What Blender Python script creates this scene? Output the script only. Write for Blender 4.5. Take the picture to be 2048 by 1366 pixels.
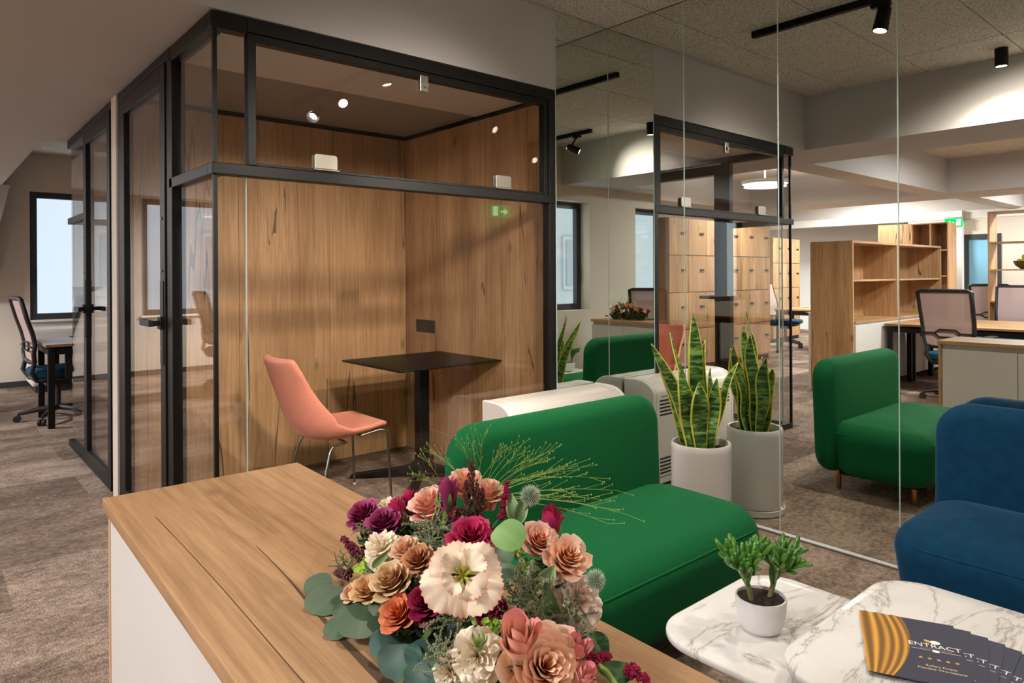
import bpy, math, random
from math import sin, cos, pi, radians, sqrt
from mathutils import Vector, Matrix, Euler

random.seed(7)
sc = bpy.context.scene
for o in list(bpy.data.objects):
    bpy.data.objects.remove(o, do_unlink=True)
COL = sc.collection

# ------------------------------------------------------------------ camera
FPX, Y0, YAW, ROLL = 1372.4, 549.3, radians(49.122), -0.0055
CAM = (-3.281, -2.862, 1.322)
cd = bpy.data.cameras.new('camera'); cam = bpy.data.objects.new('camera', cd); COL.objects.link(cam)
cd.sensor_width = 36.0; cd.lens = FPX / 2048 * 36.0
cd.shift_y = -(683 - Y0) / 2048; cd.clip_start = 0.02
fw = Vector((cos(YAW), sin(YAW), 0)); rt = Vector((sin(YAW), -cos(YAW), 0)); up = Vector((0, 0, 1))
rt2 = rt * cos(ROLL) + up * (sin(ROLL)); up2 = up * cos(ROLL) - rt * sin(ROLL)
m3 = Matrix((rt2, up2, -fw)).transposed()
cam.matrix_world = Matrix.Translation(CAM) @ m3.to_4x4()
sc.camera = cam

# ------------------------------------------------------------------ world, exposure
sc.view_settings.view_transform = 'Standard'; sc.view_settings.look = 'None'
sc.view_settings.gamma = 1.0; sc.view_settings.use_curve_mapping = False
sc.view_settings.exposure = 0.52
sc.cycles.max_bounces = 10; sc.cycles.diffuse_bounces = 5; sc.cycles.glossy_bounces = 7
sc.cycles.transparent_max_bounces = 24; sc.cycles.transmission_bounces = 6
sc.cycles.use_denoising = True; sc.cycles.sample_clamp_indirect = 6.0
sc.cycles.caustics_reflective = True; sc.cycles.caustics_refractive = False
W = bpy.data.worlds.new('sky'); sc.world = W; W.use_nodes = True
wn = W.node_tree.nodes; wn['Background'].inputs[0].default_value = (0.86, 0.93, 1.0, 1); wn['Background'].inputs[1].default_value = 2.6

def srgb(r, g, b):
    f = lambda c: ((c/255+0.055)/1.055)**2.4 if c > 10 else c/255/12.92
    return (f(r), f(g), f(b), 1.0)

WARM = (1.0, 0.90, 0.79)
def spot(name, loc, target, watts, deg, blend=0.7, size=0.05, color=WARM, parent=None):
    l = bpy.data.lights.new(name, 'SPOT'); l.energy = watts; l.spot_size = radians(deg); l.spot_blend = blend
    l.shadow_soft_size = size; l.color = color
    o = bpy.data.objects.new(name, l); COL.objects.link(o)
    o.location = loc; o.rotation_euler = (Vector(target) - Vector(loc)).to_track_quat('-Z', 'Y').to_euler()
    return o
def area(name, loc, size, watts, color=(1, .97, .93), target=None, shape='DISK'):
    l = bpy.data.lights.new(name, 'AREA'); l.shape = shape; l.size = size; l.energy = watts; l.color = color
    o = bpy.data.objects.new(name, l); COL.objects.link(o); o.location = loc
    if target: o.rotation_euler = (Vector(target) - Vector(loc)).to_track_quat('-Z', 'Y').to_euler()
    return o

# track spotlights: (lens position, aim, watts, cone)
SPOTS1 = [((-.77, -1.32, 2.66), (-.35, -1.0, .4), 75, 125), ((-.77, -1.98, 2.66), (-1.35, 1.2, .75), 230, 42),
          ((-.76, -2.55, 2.66), (-2.4, -1.9, .9), 52, 100)]
SPOTS_ADDED = [((-2.12, -2.90, 2.64), (-1.15, 1.35, .80), 430, 44),  # second track is added, unseen, to light the booth and shelf end panel
          ((-2.12, -2.25, 2.64), (-4.42, .5, 1.0), 340, 56)]
DOWN = (-2.37, -1.50, 2.735)
for k, (a, b, w, d) in enumerate(SPOTS1): spot('track_light_beam', a, b, w, d)
for k, (a, b, w, d) in enumerate(SPOTS_ADDED): spot('track_light_beam', a, b, w, d, size=.17)
spot('downlight_beam', (DOWN[0], DOWN[1], DOWN[2] - .02), (DOWN[0], DOWN[1], 0), 50, 130)
# round ceiling lights: the first is real, the rest added to brighten the office
ROUND = [(-5.55, 2.0, 2.55), (-5.4, -1.2, 2.78), (-9.4, 2.4, 2.78), (-9.4, -1.4, 2.78), (-5.3, 5.6, 2.35), (-9.0, 5.9, 2.35)]
for k, p in enumerate(ROUND): area('ceiling_light_glow', (p[0], p[1], p[2] - .035), .55, (60, 105, 200, 200, 150, 190)[k], (.95, .975, 1))
for k in (0, 2): area('added_upglow', (ROUND[k][0], ROUND[k][1], ROUND[k][2] + .055), .5, (55, 40)[k > 0], (.9, .95, 1), (ROUND[k][0], ROUND[k][1], 9))  # unseen up-lights added to brighten the recess ceilings in place of daylight

# ------------------------------------------------------------------ materials
def newmat(name):
    m = bpy.data.materials.new(name); m.use_nodes = True
    nt = m.node_tree; b = nt.nodes['Principled BSDF']; return m, nt, b
def plain(name, c, rough=.5, metal=0.0, spec=None, sheen=0.0, bump=0.0, bscale=200, var=0.0, vscale=6, coat=0):
    m, nt, b = newmat(name)
    b.inputs['Base Color'].default_value = c; b.inputs['Roughness'].default_value = rough; b.inputs['Metallic'].default_value = metal
    if spec is not None: b.inputs['Specular IOR Level'].default_value = spec
    if sheen: b.inputs['Sheen Weight'].default_value = sheen; b.inputs['Sheen Roughness'].default_value = .35
    if coat: b.inputs['Coat Weight'].default_value = coat
    tc = nt.nodes.new('ShaderNodeTexCoord')
    if bump:
        n = nt.nodes.new('ShaderNodeTexNoise'); n.inputs['Scale'].default_value = bscale; n.inputs['Detail'].default_value = 3
        nt.links.new(tc.outputs['Object'], n.inputs['Vector'])
        bp = nt.nodes.new('ShaderNodeBump'); bp.inputs['Strength'].default_value = bump; bp.inputs['Distance'].default_value = .002
        nt.links.new(n.outputs['Fac'], bp.inputs['Height']); nt.links.new(bp.outputs['Normal'], b.inputs['Normal'])
    if var:
        n = nt.nodes.new('ShaderNodeTexNoise'); n.inputs['Scale'].default_value = vscale; n.inputs['Detail'].default_value = 4
        nt.links.new(tc.outputs['Object'], n.inputs['Vector'])
        mx = nt.nodes.new('ShaderNodeMix'); mx.data_type = 'RGBA'
        mx.inputs[6].default_value = tuple(x*(1-var) for x in c[:3]) + (1,); mx.inputs[7].default_value = tuple(min(1, x*(1+var)) for x in c[:3]) + (1,)
        nt.links.new(n.outputs['Fac'], mx.inputs[0]); nt.links.new(mx.outputs[2], b.inputs['Base Color'])
    return m
def ramp(nt, src, stops):
    r = nt.nodes.new('ShaderNodeValToRGB'); e = r.color_ramp.elements
    e[0].position, e[0].color = stops[0]; e[1].position, e[1].color = stops[1]
    for p, c in stops[2:]:
        x = e.new(p); x.color = c
    nt.links.new(src, r.inputs[0]); return r
def mixc(nt, fac, a, b, mode='MIX'):
    mx = nt.nodes.new('ShaderNodeMix'); mx.data_type = 'RGBA'; mx.blend_type = mode
    if isinstance(fac, (int, float)): mx.inputs[0].default_value = fac
    else: nt.links.new(fac, mx.inputs[0])
    for i, v in ((6, a), (7, b)):
        if isinstance(v, tuple): mx.inputs[i].default_value = v
        else: nt.links.new(v, mx.inputs[i])
    return mx.outputs[2]
def math_(nt, op, a, b=None):
    n = nt.nodes.new('ShaderNodeMath'); n.operation = op
    for i, v in ((0, a), (1, b)):
        if v is None: continue
        if isinstance(v, (int, float)): n.inputs[i].default_value = v
        else: nt.links.new(v, n.inputs[i])
    return n.outputs[0]

def oak(name, axis, tone=1.0, rough=.55):
    m, nt, b = newmat(name)
    tc = nt.nodes.new('ShaderNodeTexCoord'); oi = nt.nodes.new('ShaderNodeObjectInfo')
    off = nt.nodes.new('ShaderNodeVectorMath'); off.operation = 'MULTIPLY_ADD'
    cmb = nt.nodes.new('ShaderNodeCombineXYZ')
    for i in range(3): nt.links.new(oi.outputs['Random'], cmb.inputs[i])
    nt.links.new(cmb.outputs[0], off.inputs[0]); off.inputs[1].default_value = (7.3, 5.1, 9.7); nt.links.new(tc.outputs['Object'], off.inputs[2])
    def noise(sc_long, sc_cross, detail=6, dist=0.0, rough_=.55):
        mp = nt.nodes.new('ShaderNodeMapping'); s = [sc_cross]*3; s['xyz'.index(axis)] = sc_long
        mp.inputs['Scale'].default_value = s; nt.links.new(off.outputs[0], mp.inputs['Vector'])
        n = nt.nodes.new('ShaderNodeTexNoise'); n.inputs['Scale'].default_value = 1; n.inputs['Detail'].default_value = detail
        n.inputs['Distortion'].default_value = dist; n.inputs['Roughness'].default_value = rough_
        nt.links.new(mp.outputs[0], n.inputs['Vector']); return n.outputs['Fac'], mp
    broad, _ = noise(.55, 5.0, 3)
    grain, _ = noise(2.2, 60.0, 6, .6)
    fine, _ = noise(9.0, 260.0, 3)
    c1 = tuple(tone*x for x in srgb(164, 124, 86)[:3]) + (1,); c2 = tuple(tone*x for x in srgb(198, 157, 116)[:3]) + (1,)
    base = ramp(nt, broad, [(.32, c1), (.68, c2)]).outputs[0]
    g = ramp(nt, grain, [(.34, (.74, .70, .66, 1)), (.56, (1.05, 1.05, 1.04, 1))]).outputs[0]
    base = mixc(nt, .85, base, g, 'MULTIPLY')
    f = ramp(nt, fine, [(.35, (.80, .78, .76, 1)), (.6, (1.04, 1.04, 1.04, 1))]).outputs[0]
    base = mixc(nt, .5, base, f, 'MULTIPLY')
    # cathedral rings
    mp = nt.nodes.new('ShaderNodeMapping'); s = [3.2]*3; s['xyz'.index(axis)] = .28
    mp.inputs['Scale'].default_value = s; nt.links.new(off.outputs[0], mp.inputs['Vector'])
    wv = nt.nodes.new('ShaderNodeTexNoise'); wv.inputs['Scale'].default_value = 1; wv.inputs['Detail'].default_value = 1
    nt.links.new(mp.outputs[0], wv.inputs['Vector'])
    rings = math_(nt, 'FRACT', math_(nt, 'MULTIPLY', wv.outputs['Fac'], 26.0))
    rg = ramp(nt, rings, [(0.0, (.86, .84, .81, 1)), (.35, (1, 1, 1, 1))]).outputs[0]
    base = mixc(nt, .55, base, rg, 'MULTIPLY')
    # long dark cracks: where a slow noise crosses its middle and a mask allows it
    ck, _ = noise(.16, 4.2, 3, .10)
    mk, _ = noise(1.1, 3.0, 1)
    line = math_(nt, 'LESS_THAN', math_(nt, 'ABSOLUTE', math_(nt, 'SUBTRACT', ck, .5)), .0030)
    mask = math_(nt, 'GREATER_THAN', mk, .52)
    base = mixc(nt, math_(nt, 'MULTIPLY', math_(nt, 'MULTIPLY', line, mask), .85), base, srgb(62, 44, 32))
    ck2, _ = noise(.11, 2.7, 3, .08); mk2, _ = noise(.8, 2.2, 1)
    line2 = math_(nt, 'LESS_THAN', math_(nt, 'ABSOLUTE', math_(nt, 'SUBTRACT', ck2, .47)), .0024)
    base = mixc(nt, math_(nt, 'MULTIPLY', math_(nt, 'MULTIPLY', line2, math_(nt, 'GREATER_THAN', mk2, .48)), .8), base, srgb(70, 50, 36))
    # knots
    mp2 = nt.nodes.new('ShaderNodeMapping'); s = [4.2]*3; s['xyz'.index(axis)] = 2.0
    mp2.inputs['Scale'].default_value = s; nt.links.new(off.outputs[0], mp2.inputs['Vector'])
    vo = nt.nodes.new('ShaderNodeTexVoronoi'); vo.inputs['Scale'].default_value = 1; nt.links.new(mp2.outputs[0], vo.inputs['Vector'])
    kn = ramp(nt, vo.outputs['Distance'], [(.04, (1, 1, 1, 1)), (.12, (0, 0, 0, 1))]).outputs[0]
    base = mixc(nt, math_(nt, 'MULTIPLY', kn, .6), base, srgb(80, 54, 36))
    nt.links.new(base, b.inputs['Base Color'])
    b.inputs['Roughness'].default_value = rough; b.inputs['Specular IOR Level'].default_value = .35
    bp = nt.nodes.new('ShaderNodeBump'); bp.inputs['Strength'].default_value = .25; bp.inputs['Distance'].default_value = .001
    nt.links.new(grain, bp.inputs['Height']); nt.links.new(bp.outputs[0], b.inputs['Normal'])
    return m

def carpet_mat():
    m, nt, b = newmat('carpet')
    tc = nt.nodes.new('ShaderNodeTexCoord')
    mp = nt.nodes.new('ShaderNodeMapping'); nt.links.new(tc.outputs['Object'], mp.inputs['Vector'])
    br = nt.nodes.new('ShaderNodeTexBrick'); br.inputs['Scale'].default_value = 1; br.inputs['Brick Width'].default_value = 1.0
    br.inputs['Row Height'].default_value = .5; br.inputs['Mortar Size'].default_value = 0; br.inputs['Bias'].default_value = 0
    br.inputs['Color1'].default_value = (.0, .0, .0, 1); br.inputs['Color2'].default_value = (1, 1, 1, 1)
    nt.links.new(mp.outputs[0], br.inputs['Vector'])
    def noise(s, d, r=.6, dist=0):
        q = nt.nodes.new('ShaderNodeMapping'); q.inputs['Scale'].default_value = s; nt.links.new(tc.outputs['Object'], q.inputs['Vector'])
        n = nt.nodes.new('ShaderNodeTexNoise'); n.inputs['Scale'].default_value = 1; n.inputs['Detail'].default_value = d; n.inputs['Roughness'].default_value = r
        n.inputs['Distortion'].default_value = dist
        nt.links.new(q.outputs[0], n.inputs['Vector']); return n.outputs['Fac']
    a = noise((2.6, 4.2, 1), 5, .62, .3); c = noise((26, 34, 1), 4, .75); loopa = noise((48, 170, 200), 3, .85); loopb = noise((170, 48, 200), 3, .85)
    t = math_(nt, 'ADD', math_(nt, 'MULTIPLY', a, .45), math_(nt, 'MULTIPLY', c, .47))
    t = math_(nt, 'ADD', t, math_(nt, 'MULTIPLY', math_(nt, 'SUBTRACT', br.outputs['Fac'], .5), .0))
    sp = nt.nodes.new('ShaderNodeSeparateColor'); nt.links.new(br.outputs['Color'], sp.inputs[0])
    t = math_(nt, 'ADD', t, math_(nt, 'MULTIPLY', math_(nt, 'SUBTRACT', sp.outputs[0], .5), .15))
    base = ramp(nt, t, [(.34, srgb(94, 80, 70)), (.46, srgb(130, 112, 99)), (.60, srgb(176, 156, 140))]).outputs[0]
    turn = math_(nt, 'GREATER_THAN', sp.outputs[0], .5)
    lmx = nt.nodes.new('ShaderNodeMix'); nt.links.new(turn, lmx.inputs[0]); nt.links.new(loopa, lmx.inputs[2]); nt.links.new(loopb, lmx.inputs[3]); loop = lmx.outputs[0]
    lp = ramp(nt, loop, [(.36, (.38, .36, .35, 1)), (.62, (1.32, 1.29, 1.27, 1))]).outputs[0]
    base = mixc(nt, .8, base, lp, 'MULTIPLY')
    nt.links.new(base, b.inputs['Base Color']); b.inputs['Roughness'].default_value = .95; b.inputs['Specular IOR Level'].default_value = .1
    bp = nt.nodes.new('ShaderNodeBump'); bp.inputs['Strength'].default_value = .6; bp.inputs['Distance'].default_value = .004
    nt.links.new(loop, bp.inputs['Height']); nt.links.new(bp.outputs[0], b.inputs['Normal'])
    return m

def acoustic_mat():
    m, nt, b = newmat('wood_wool_board')
    tc = nt.nodes.new('ShaderNodeTexCoord')
    n = nt.nodes.new('ShaderNodeTexNoise'); n.inputs['Scale'].default_value = 95; n.inputs['Detail'].default_value = 4; n.inputs['Distortion'].default_value = 1.2; n.inputs['Roughness'].default_value = .7
    nt.links.new(tc.outputs['Object'], n.inputs['Vector'])
    base = ramp(nt, n.outputs['Fac'], [(.36, srgb(112, 105, 96)), (.5, srgb(192, 184, 172)), (.68, srgb(226, 219, 209))]).outputs[0]
    nt.links.new(base, b.inputs['Base Color']); b.inputs['Roughness'].default_value = .95; b.inputs['Specular IOR Level'].default_value = .1
    bp = nt.nodes.new('ShaderNodeBump'); bp.inputs['Strength'].default_value = .7; bp.inputs['Distance'].default_value = .004
    nt.links.new(n.outputs['Fac'], bp.inputs['Height']); nt.links.new(bp.outputs[0], b.inputs['Normal'])
    return m

def glass_mat(name, tint=(1, 1, 1), refl=1.0):
    m = bpy.data.materials.new(name); m.use_nodes = True; nt = m.node_tree; nt.nodes.clear()
    out = nt.nodes.new('ShaderNodeOutputMaterial'); mix = nt.nodes.new('ShaderNodeMixShader')
    tr = nt.nodes.new('ShaderNodeBsdfTransparent'); tr.inputs[0].default_value = tuple(tint) + (1,)
    gl = nt.nodes.new('ShaderNodeBsdfGlossy'); gl.inputs['Roughness'].default_value = 0.0; gl.inputs[0].default_value = (1, 1, 1, 1)
    ge = nt.nodes.new('ShaderNodeNewGeometry'); d = nt.nodes.new('ShaderNodeVectorMath'); d.operation = 'DOT_PRODUCT'
    nt.links.new(ge.outputs['Incoming'], d.inputs[0]); nt.links.new(ge.outputs['Normal'], d.inputs[1])
    c = math_(nt, 'ABSOLUTE', d.outputs['Value']); p = math_(nt, 'POWER', math_(nt, 'SUBTRACT', 1.0, c), 5.0)
    f = math_(nt, 'MULTIPLY', math_(nt, 'ADD', math_(nt, 'MULTIPLY', p, .96), .04), refl)
    nt.links.new(f, mix.inputs[0]); nt.links.new(tr.outputs[0], mix.inputs[1]); nt.links.new(gl.outputs[0], mix.inputs[2])
    nt.links.new(mix.outputs[0], out.inputs[0]); return m

def marble_mat():
    m, nt, b = newmat('white_marble')
    tc = nt.nodes.new('ShaderNodeTexCoord')
    n1 = nt.nodes.new('ShaderNodeTexNoise'); n1.inputs['Scale'].default_value = 1.9; n1.inputs['Detail'].default_value = 8; n1.inputs['Distortion'].default_value = .9; n1.inputs['Roughness'].default_value = .62
    mp = nt.nodes.new('ShaderNodeMapping'); mp.inputs['Rotation'].default_value = (0, 0, .9); mp.inputs['Scale'].default_value = (1, 2.4, 1)
    nt.links.new(tc.outputs['Object'], mp.inputs['Vector']); nt.links.new(mp.outputs[0], n1.inputs['Vector'])
    v = math_(nt, 'ABSOLUTE', math_(nt, 'SUBTRACT', n1.outputs['Fac'], .5))
    veins = ramp(nt, v, [(0.0, srgb(176, 170, 164)), (.008, srgb(220, 215, 210)), (.03, srgb(236, 233, 230))]).outputs[0]
    n2 = nt.nodes.new('ShaderNodeTexNoise'); n2.inputs['Scale'].default_value = 3; n2.inputs['Detail'].default_value = 5; nt.links.new(mp.outputs[0], n2.inputs['Vector'])
    cl = ramp(nt, n2.outputs['Fac'], [(.36, (.84, .82, .80, 1)), (.55, (1, 1, 1, 1))]).outputs[0]
    nt.links.new(mixc(nt, .6, veins, cl, 'MULTIPLY'), b.inputs['Base Color'])
    b.inputs['Roughness'].default_value = .08; b.inputs['Coat Weight'].default_value = .3
    return m

def fabric(name, c, sheen=.3, velvet=False):
    m, nt, b = newmat(name)
    tc = nt.nodes.new('ShaderNodeTexCoord')
    n = nt.nodes.new('ShaderNodeTexNoise'); n.inputs['Scale'].default_value = 420 if not velvet else 30; n.inputs['Detail'].default_value = 2
    nt.links.new(tc.outputs['Object'], n.inputs['Vector'])
    k = .30 if not velvet else .16
    base = ramp(nt, n.outputs['Fac'], [(.3, tuple(x*(1-k) for x in c[:3]) + (1,)), (.7, tuple(x*(1+k) for x in c[:3]) + (1,))]).outputs[0]
    nt.links.new(base, b.inputs['Base Color']); b.inputs['Roughness'].default_value = .85; b.inputs['Specular IOR Level'].default_value = .2
    b.inputs['Sheen Weight'].default_value = sheen; b.inputs['Sheen Roughness'].default_value = .3 if velvet else .5
    b.inputs['Sheen Tint'].default_value = tuple(min(1, x*2.2+.08) for x in c[:3]) + (1,)
    bp = nt.nodes.new('ShaderNodeBump'); bp.inputs['Strength'].default_value = .25; bp.inputs['Distance'].default_value = .0015
    nt.links.new(n.outputs['Fac'], bp.inputs['Height']); nt.links.new(bp.outputs[0], b.inputs['Normal'])
    return m

def attr_mat(name, rough=.55, trans=0.0, spec=.3, bump=0):
    m, nt, b = newmat(name)
    a = nt.nodes.new('ShaderNodeAttribute'); a.attribute_name = 'tint'
    nt.links.new(a.outputs['Color'], b.inputs['Base Color']); b.inputs['Roughness'].default_value = rough; b.inputs['Specular IOR Level'].default_value = spec
    if trans:
        b.inputs['Subsurface Weight'].default_value = trans; b.inputs['Subsurface Radius'].default_value = (.004, .002, .001); b.inputs['Subsurface Scale'].default_value = 1.0
    return m

def snake_leaf_mat():
    m, nt, b = newmat('snake_leaf')
    a = nt.nodes.new('ShaderNodeAttribute'); a.attribute_name = 'tint'   # r: across 0..1, g: along
    sp = nt.nodes.new('ShaderNodeSeparateColor'); nt.links.new(a.outputs['Color'], sp.inputs[0])
    tc = nt.nodes.new('ShaderNodeTexCoord'); mp = nt.nodes.new('ShaderNodeMapping'); mp.inputs['Scale'].default_value = (14, 14, 60)
    nt.links.new(tc.outputs['Object'], mp.inputs['Vector'])
    n = nt.nodes.new('ShaderNodeTexNoise'); n.inputs['Scale'].default_value = 1; n.inputs['Detail'].default_value = 3; n.inputs['Distortion'].default_value = .8; nt.links.new(mp.outputs[0], n.inputs['Vector'])
    g = ramp(nt, n.outputs['Fac'], [(.38, srgb(34, 62, 26)), (.5, srgb(70, 108, 42)), (.64, srgb(132, 168, 84))]).outputs[0]
    e = math_(nt, 'GREATER_THAN', sp.outputs[0], .80)
    nt.links.new(mixc(nt, e, g, srgb(206, 200, 74)), b.inputs['Base Color']); b.inputs['Roughness'].default_value = .38
    return m

OAKZ, OAKY, OAKX = oak('oak_upright', 'z'), oak('oak_lengthwise', 'y', .92, .48), oak('oak_crosswise', 'x', .95, .34)
CARPET, ACOU, MARBLE = carpet_mat(), acoustic_mat(), marble_mat()
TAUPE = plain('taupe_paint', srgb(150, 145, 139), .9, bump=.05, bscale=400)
LOWCEIL = plain('grey_ceiling_paint', srgb(176, 171, 168), .9)
WHITEP = plain('white_paint', srgb(214, 210, 206), .85)
GREIGE = plain('greige_paint', srgb(196, 184, 170), .85)
BLACK = plain('black_metal', srgb(15, 13, 12), .45, .0, .25)
BLACKP = plain('black_plastic', srgb(26, 25, 26), .5)
ANTH = plain('dark_window_profile', srgb(48, 47, 50), .45)
CHROME = plain('brushed_nickel', srgb(150, 144, 135), .42, 1.0)
STEEL = plain('grey_steel', srgb(150, 148, 146), .28, 1.0)
BRASS = plain('brass', srgb(190, 140, 84), .25, 1.0)
WHITEL = plain('white_laminate', srgb(208, 201, 195), .45)
FCUW = plain('white_casing', srgb(208, 201, 194), .22, 0, .5)
FCUG = plain('light_grey_inlay', srgb(196, 189, 182), .4)
DARKSLOT = plain('dark_slot', srgb(40, 38, 37), .8)
MIRROR = plain('mirror_silver', (.79, .82, .78, 1), .0, 1.0)
MIREDGE = plain('glass_edge', srgb(176, 196, 190), .15, 0, .6)
GLASS = glass_mat('clear_glass', (.93, .93, .92)); GLASSW = glass_mat('window_glass', (.97, .98, .98))
GREENF = fabric('green_wool', srgb(6, 92, 48), .22); BLUEF = fabric('blue_velvet', srgb(2, 56, 86), .8, True)
CORALF = fabric('coral_felt', srgb(234, 146, 124), .3); TEALF = fabric('teal_seat_fabric', srgb(14, 58, 82), .2)
PINKF = fabric('dusty_pink_screen', srgb(176, 146, 138), .2)
CERAM = plain('white_ceramic', srgb(222, 217, 213), .25, bump=.12, bscale=60, coat=.3)
SOIL = plain('soil', srgb(52, 36, 26), .95, bump=1.0, bscale=120, var=.6, vscale=90)
SNAKE = snake_leaf_mat(); PETAL = attr_mat('petal', .6, .12); LEAFM = attr_mat('leaf', .5, 0, .4)
FACADE = plain('white_render', srgb(150, 155, 160), .9); FACWIN = plain('pale_window', srgb(124, 130, 138), .4)
NAVY = plain('navy_card', srgb(44, 46, 68), .55); PAPERW = plain('white_print', srgb(245, 245, 245), .6); GOLDP = plain('gold_print', srgb(226, 160, 40), .6)
TANP = plain('tan_print', srgb(170, 120, 70), .6)
def mesh_fabric():
    m = bpy.data.materials.new('see_through_mesh'); m.use_nodes = True; nt = m.node_tree; b = nt.nodes['Principled BSDF']
    b.inputs['Base Color'].default_value = srgb(176, 150, 146); b.inputs['Roughness'].default_value = .8; b.inputs['Alpha'].default_value = .95
    return m
MESHF = mesh_fabric()
def emit(name, c, s):
    m = bpy.data.materials.new(name); m.use_nodes = True; nt = m.node_tree; nt.nodes.clear()
    o = nt.nodes.new('ShaderNodeOutputMaterial'); e = nt.nodes.new('ShaderNodeEmission'); e.inputs[0].default_value = c; e.inputs[1].default_value = s
    nt.links.new(e.outputs[0], o.inputs[0]); return m
LAMP = emit('lamp_lens', (1, .86, .68, 1), 40); DISC = emit('lit_diffuser', (1, .93, .82, 1), 2.2)
EXITG = emit('exit_green', (.0, .62, .10, 1), 1.6); EXITW = emit('exit_white', (.35, 1, .45, 1), 5.0)
CURTAIN = attr_mat('curtain_print', .5)

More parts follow.
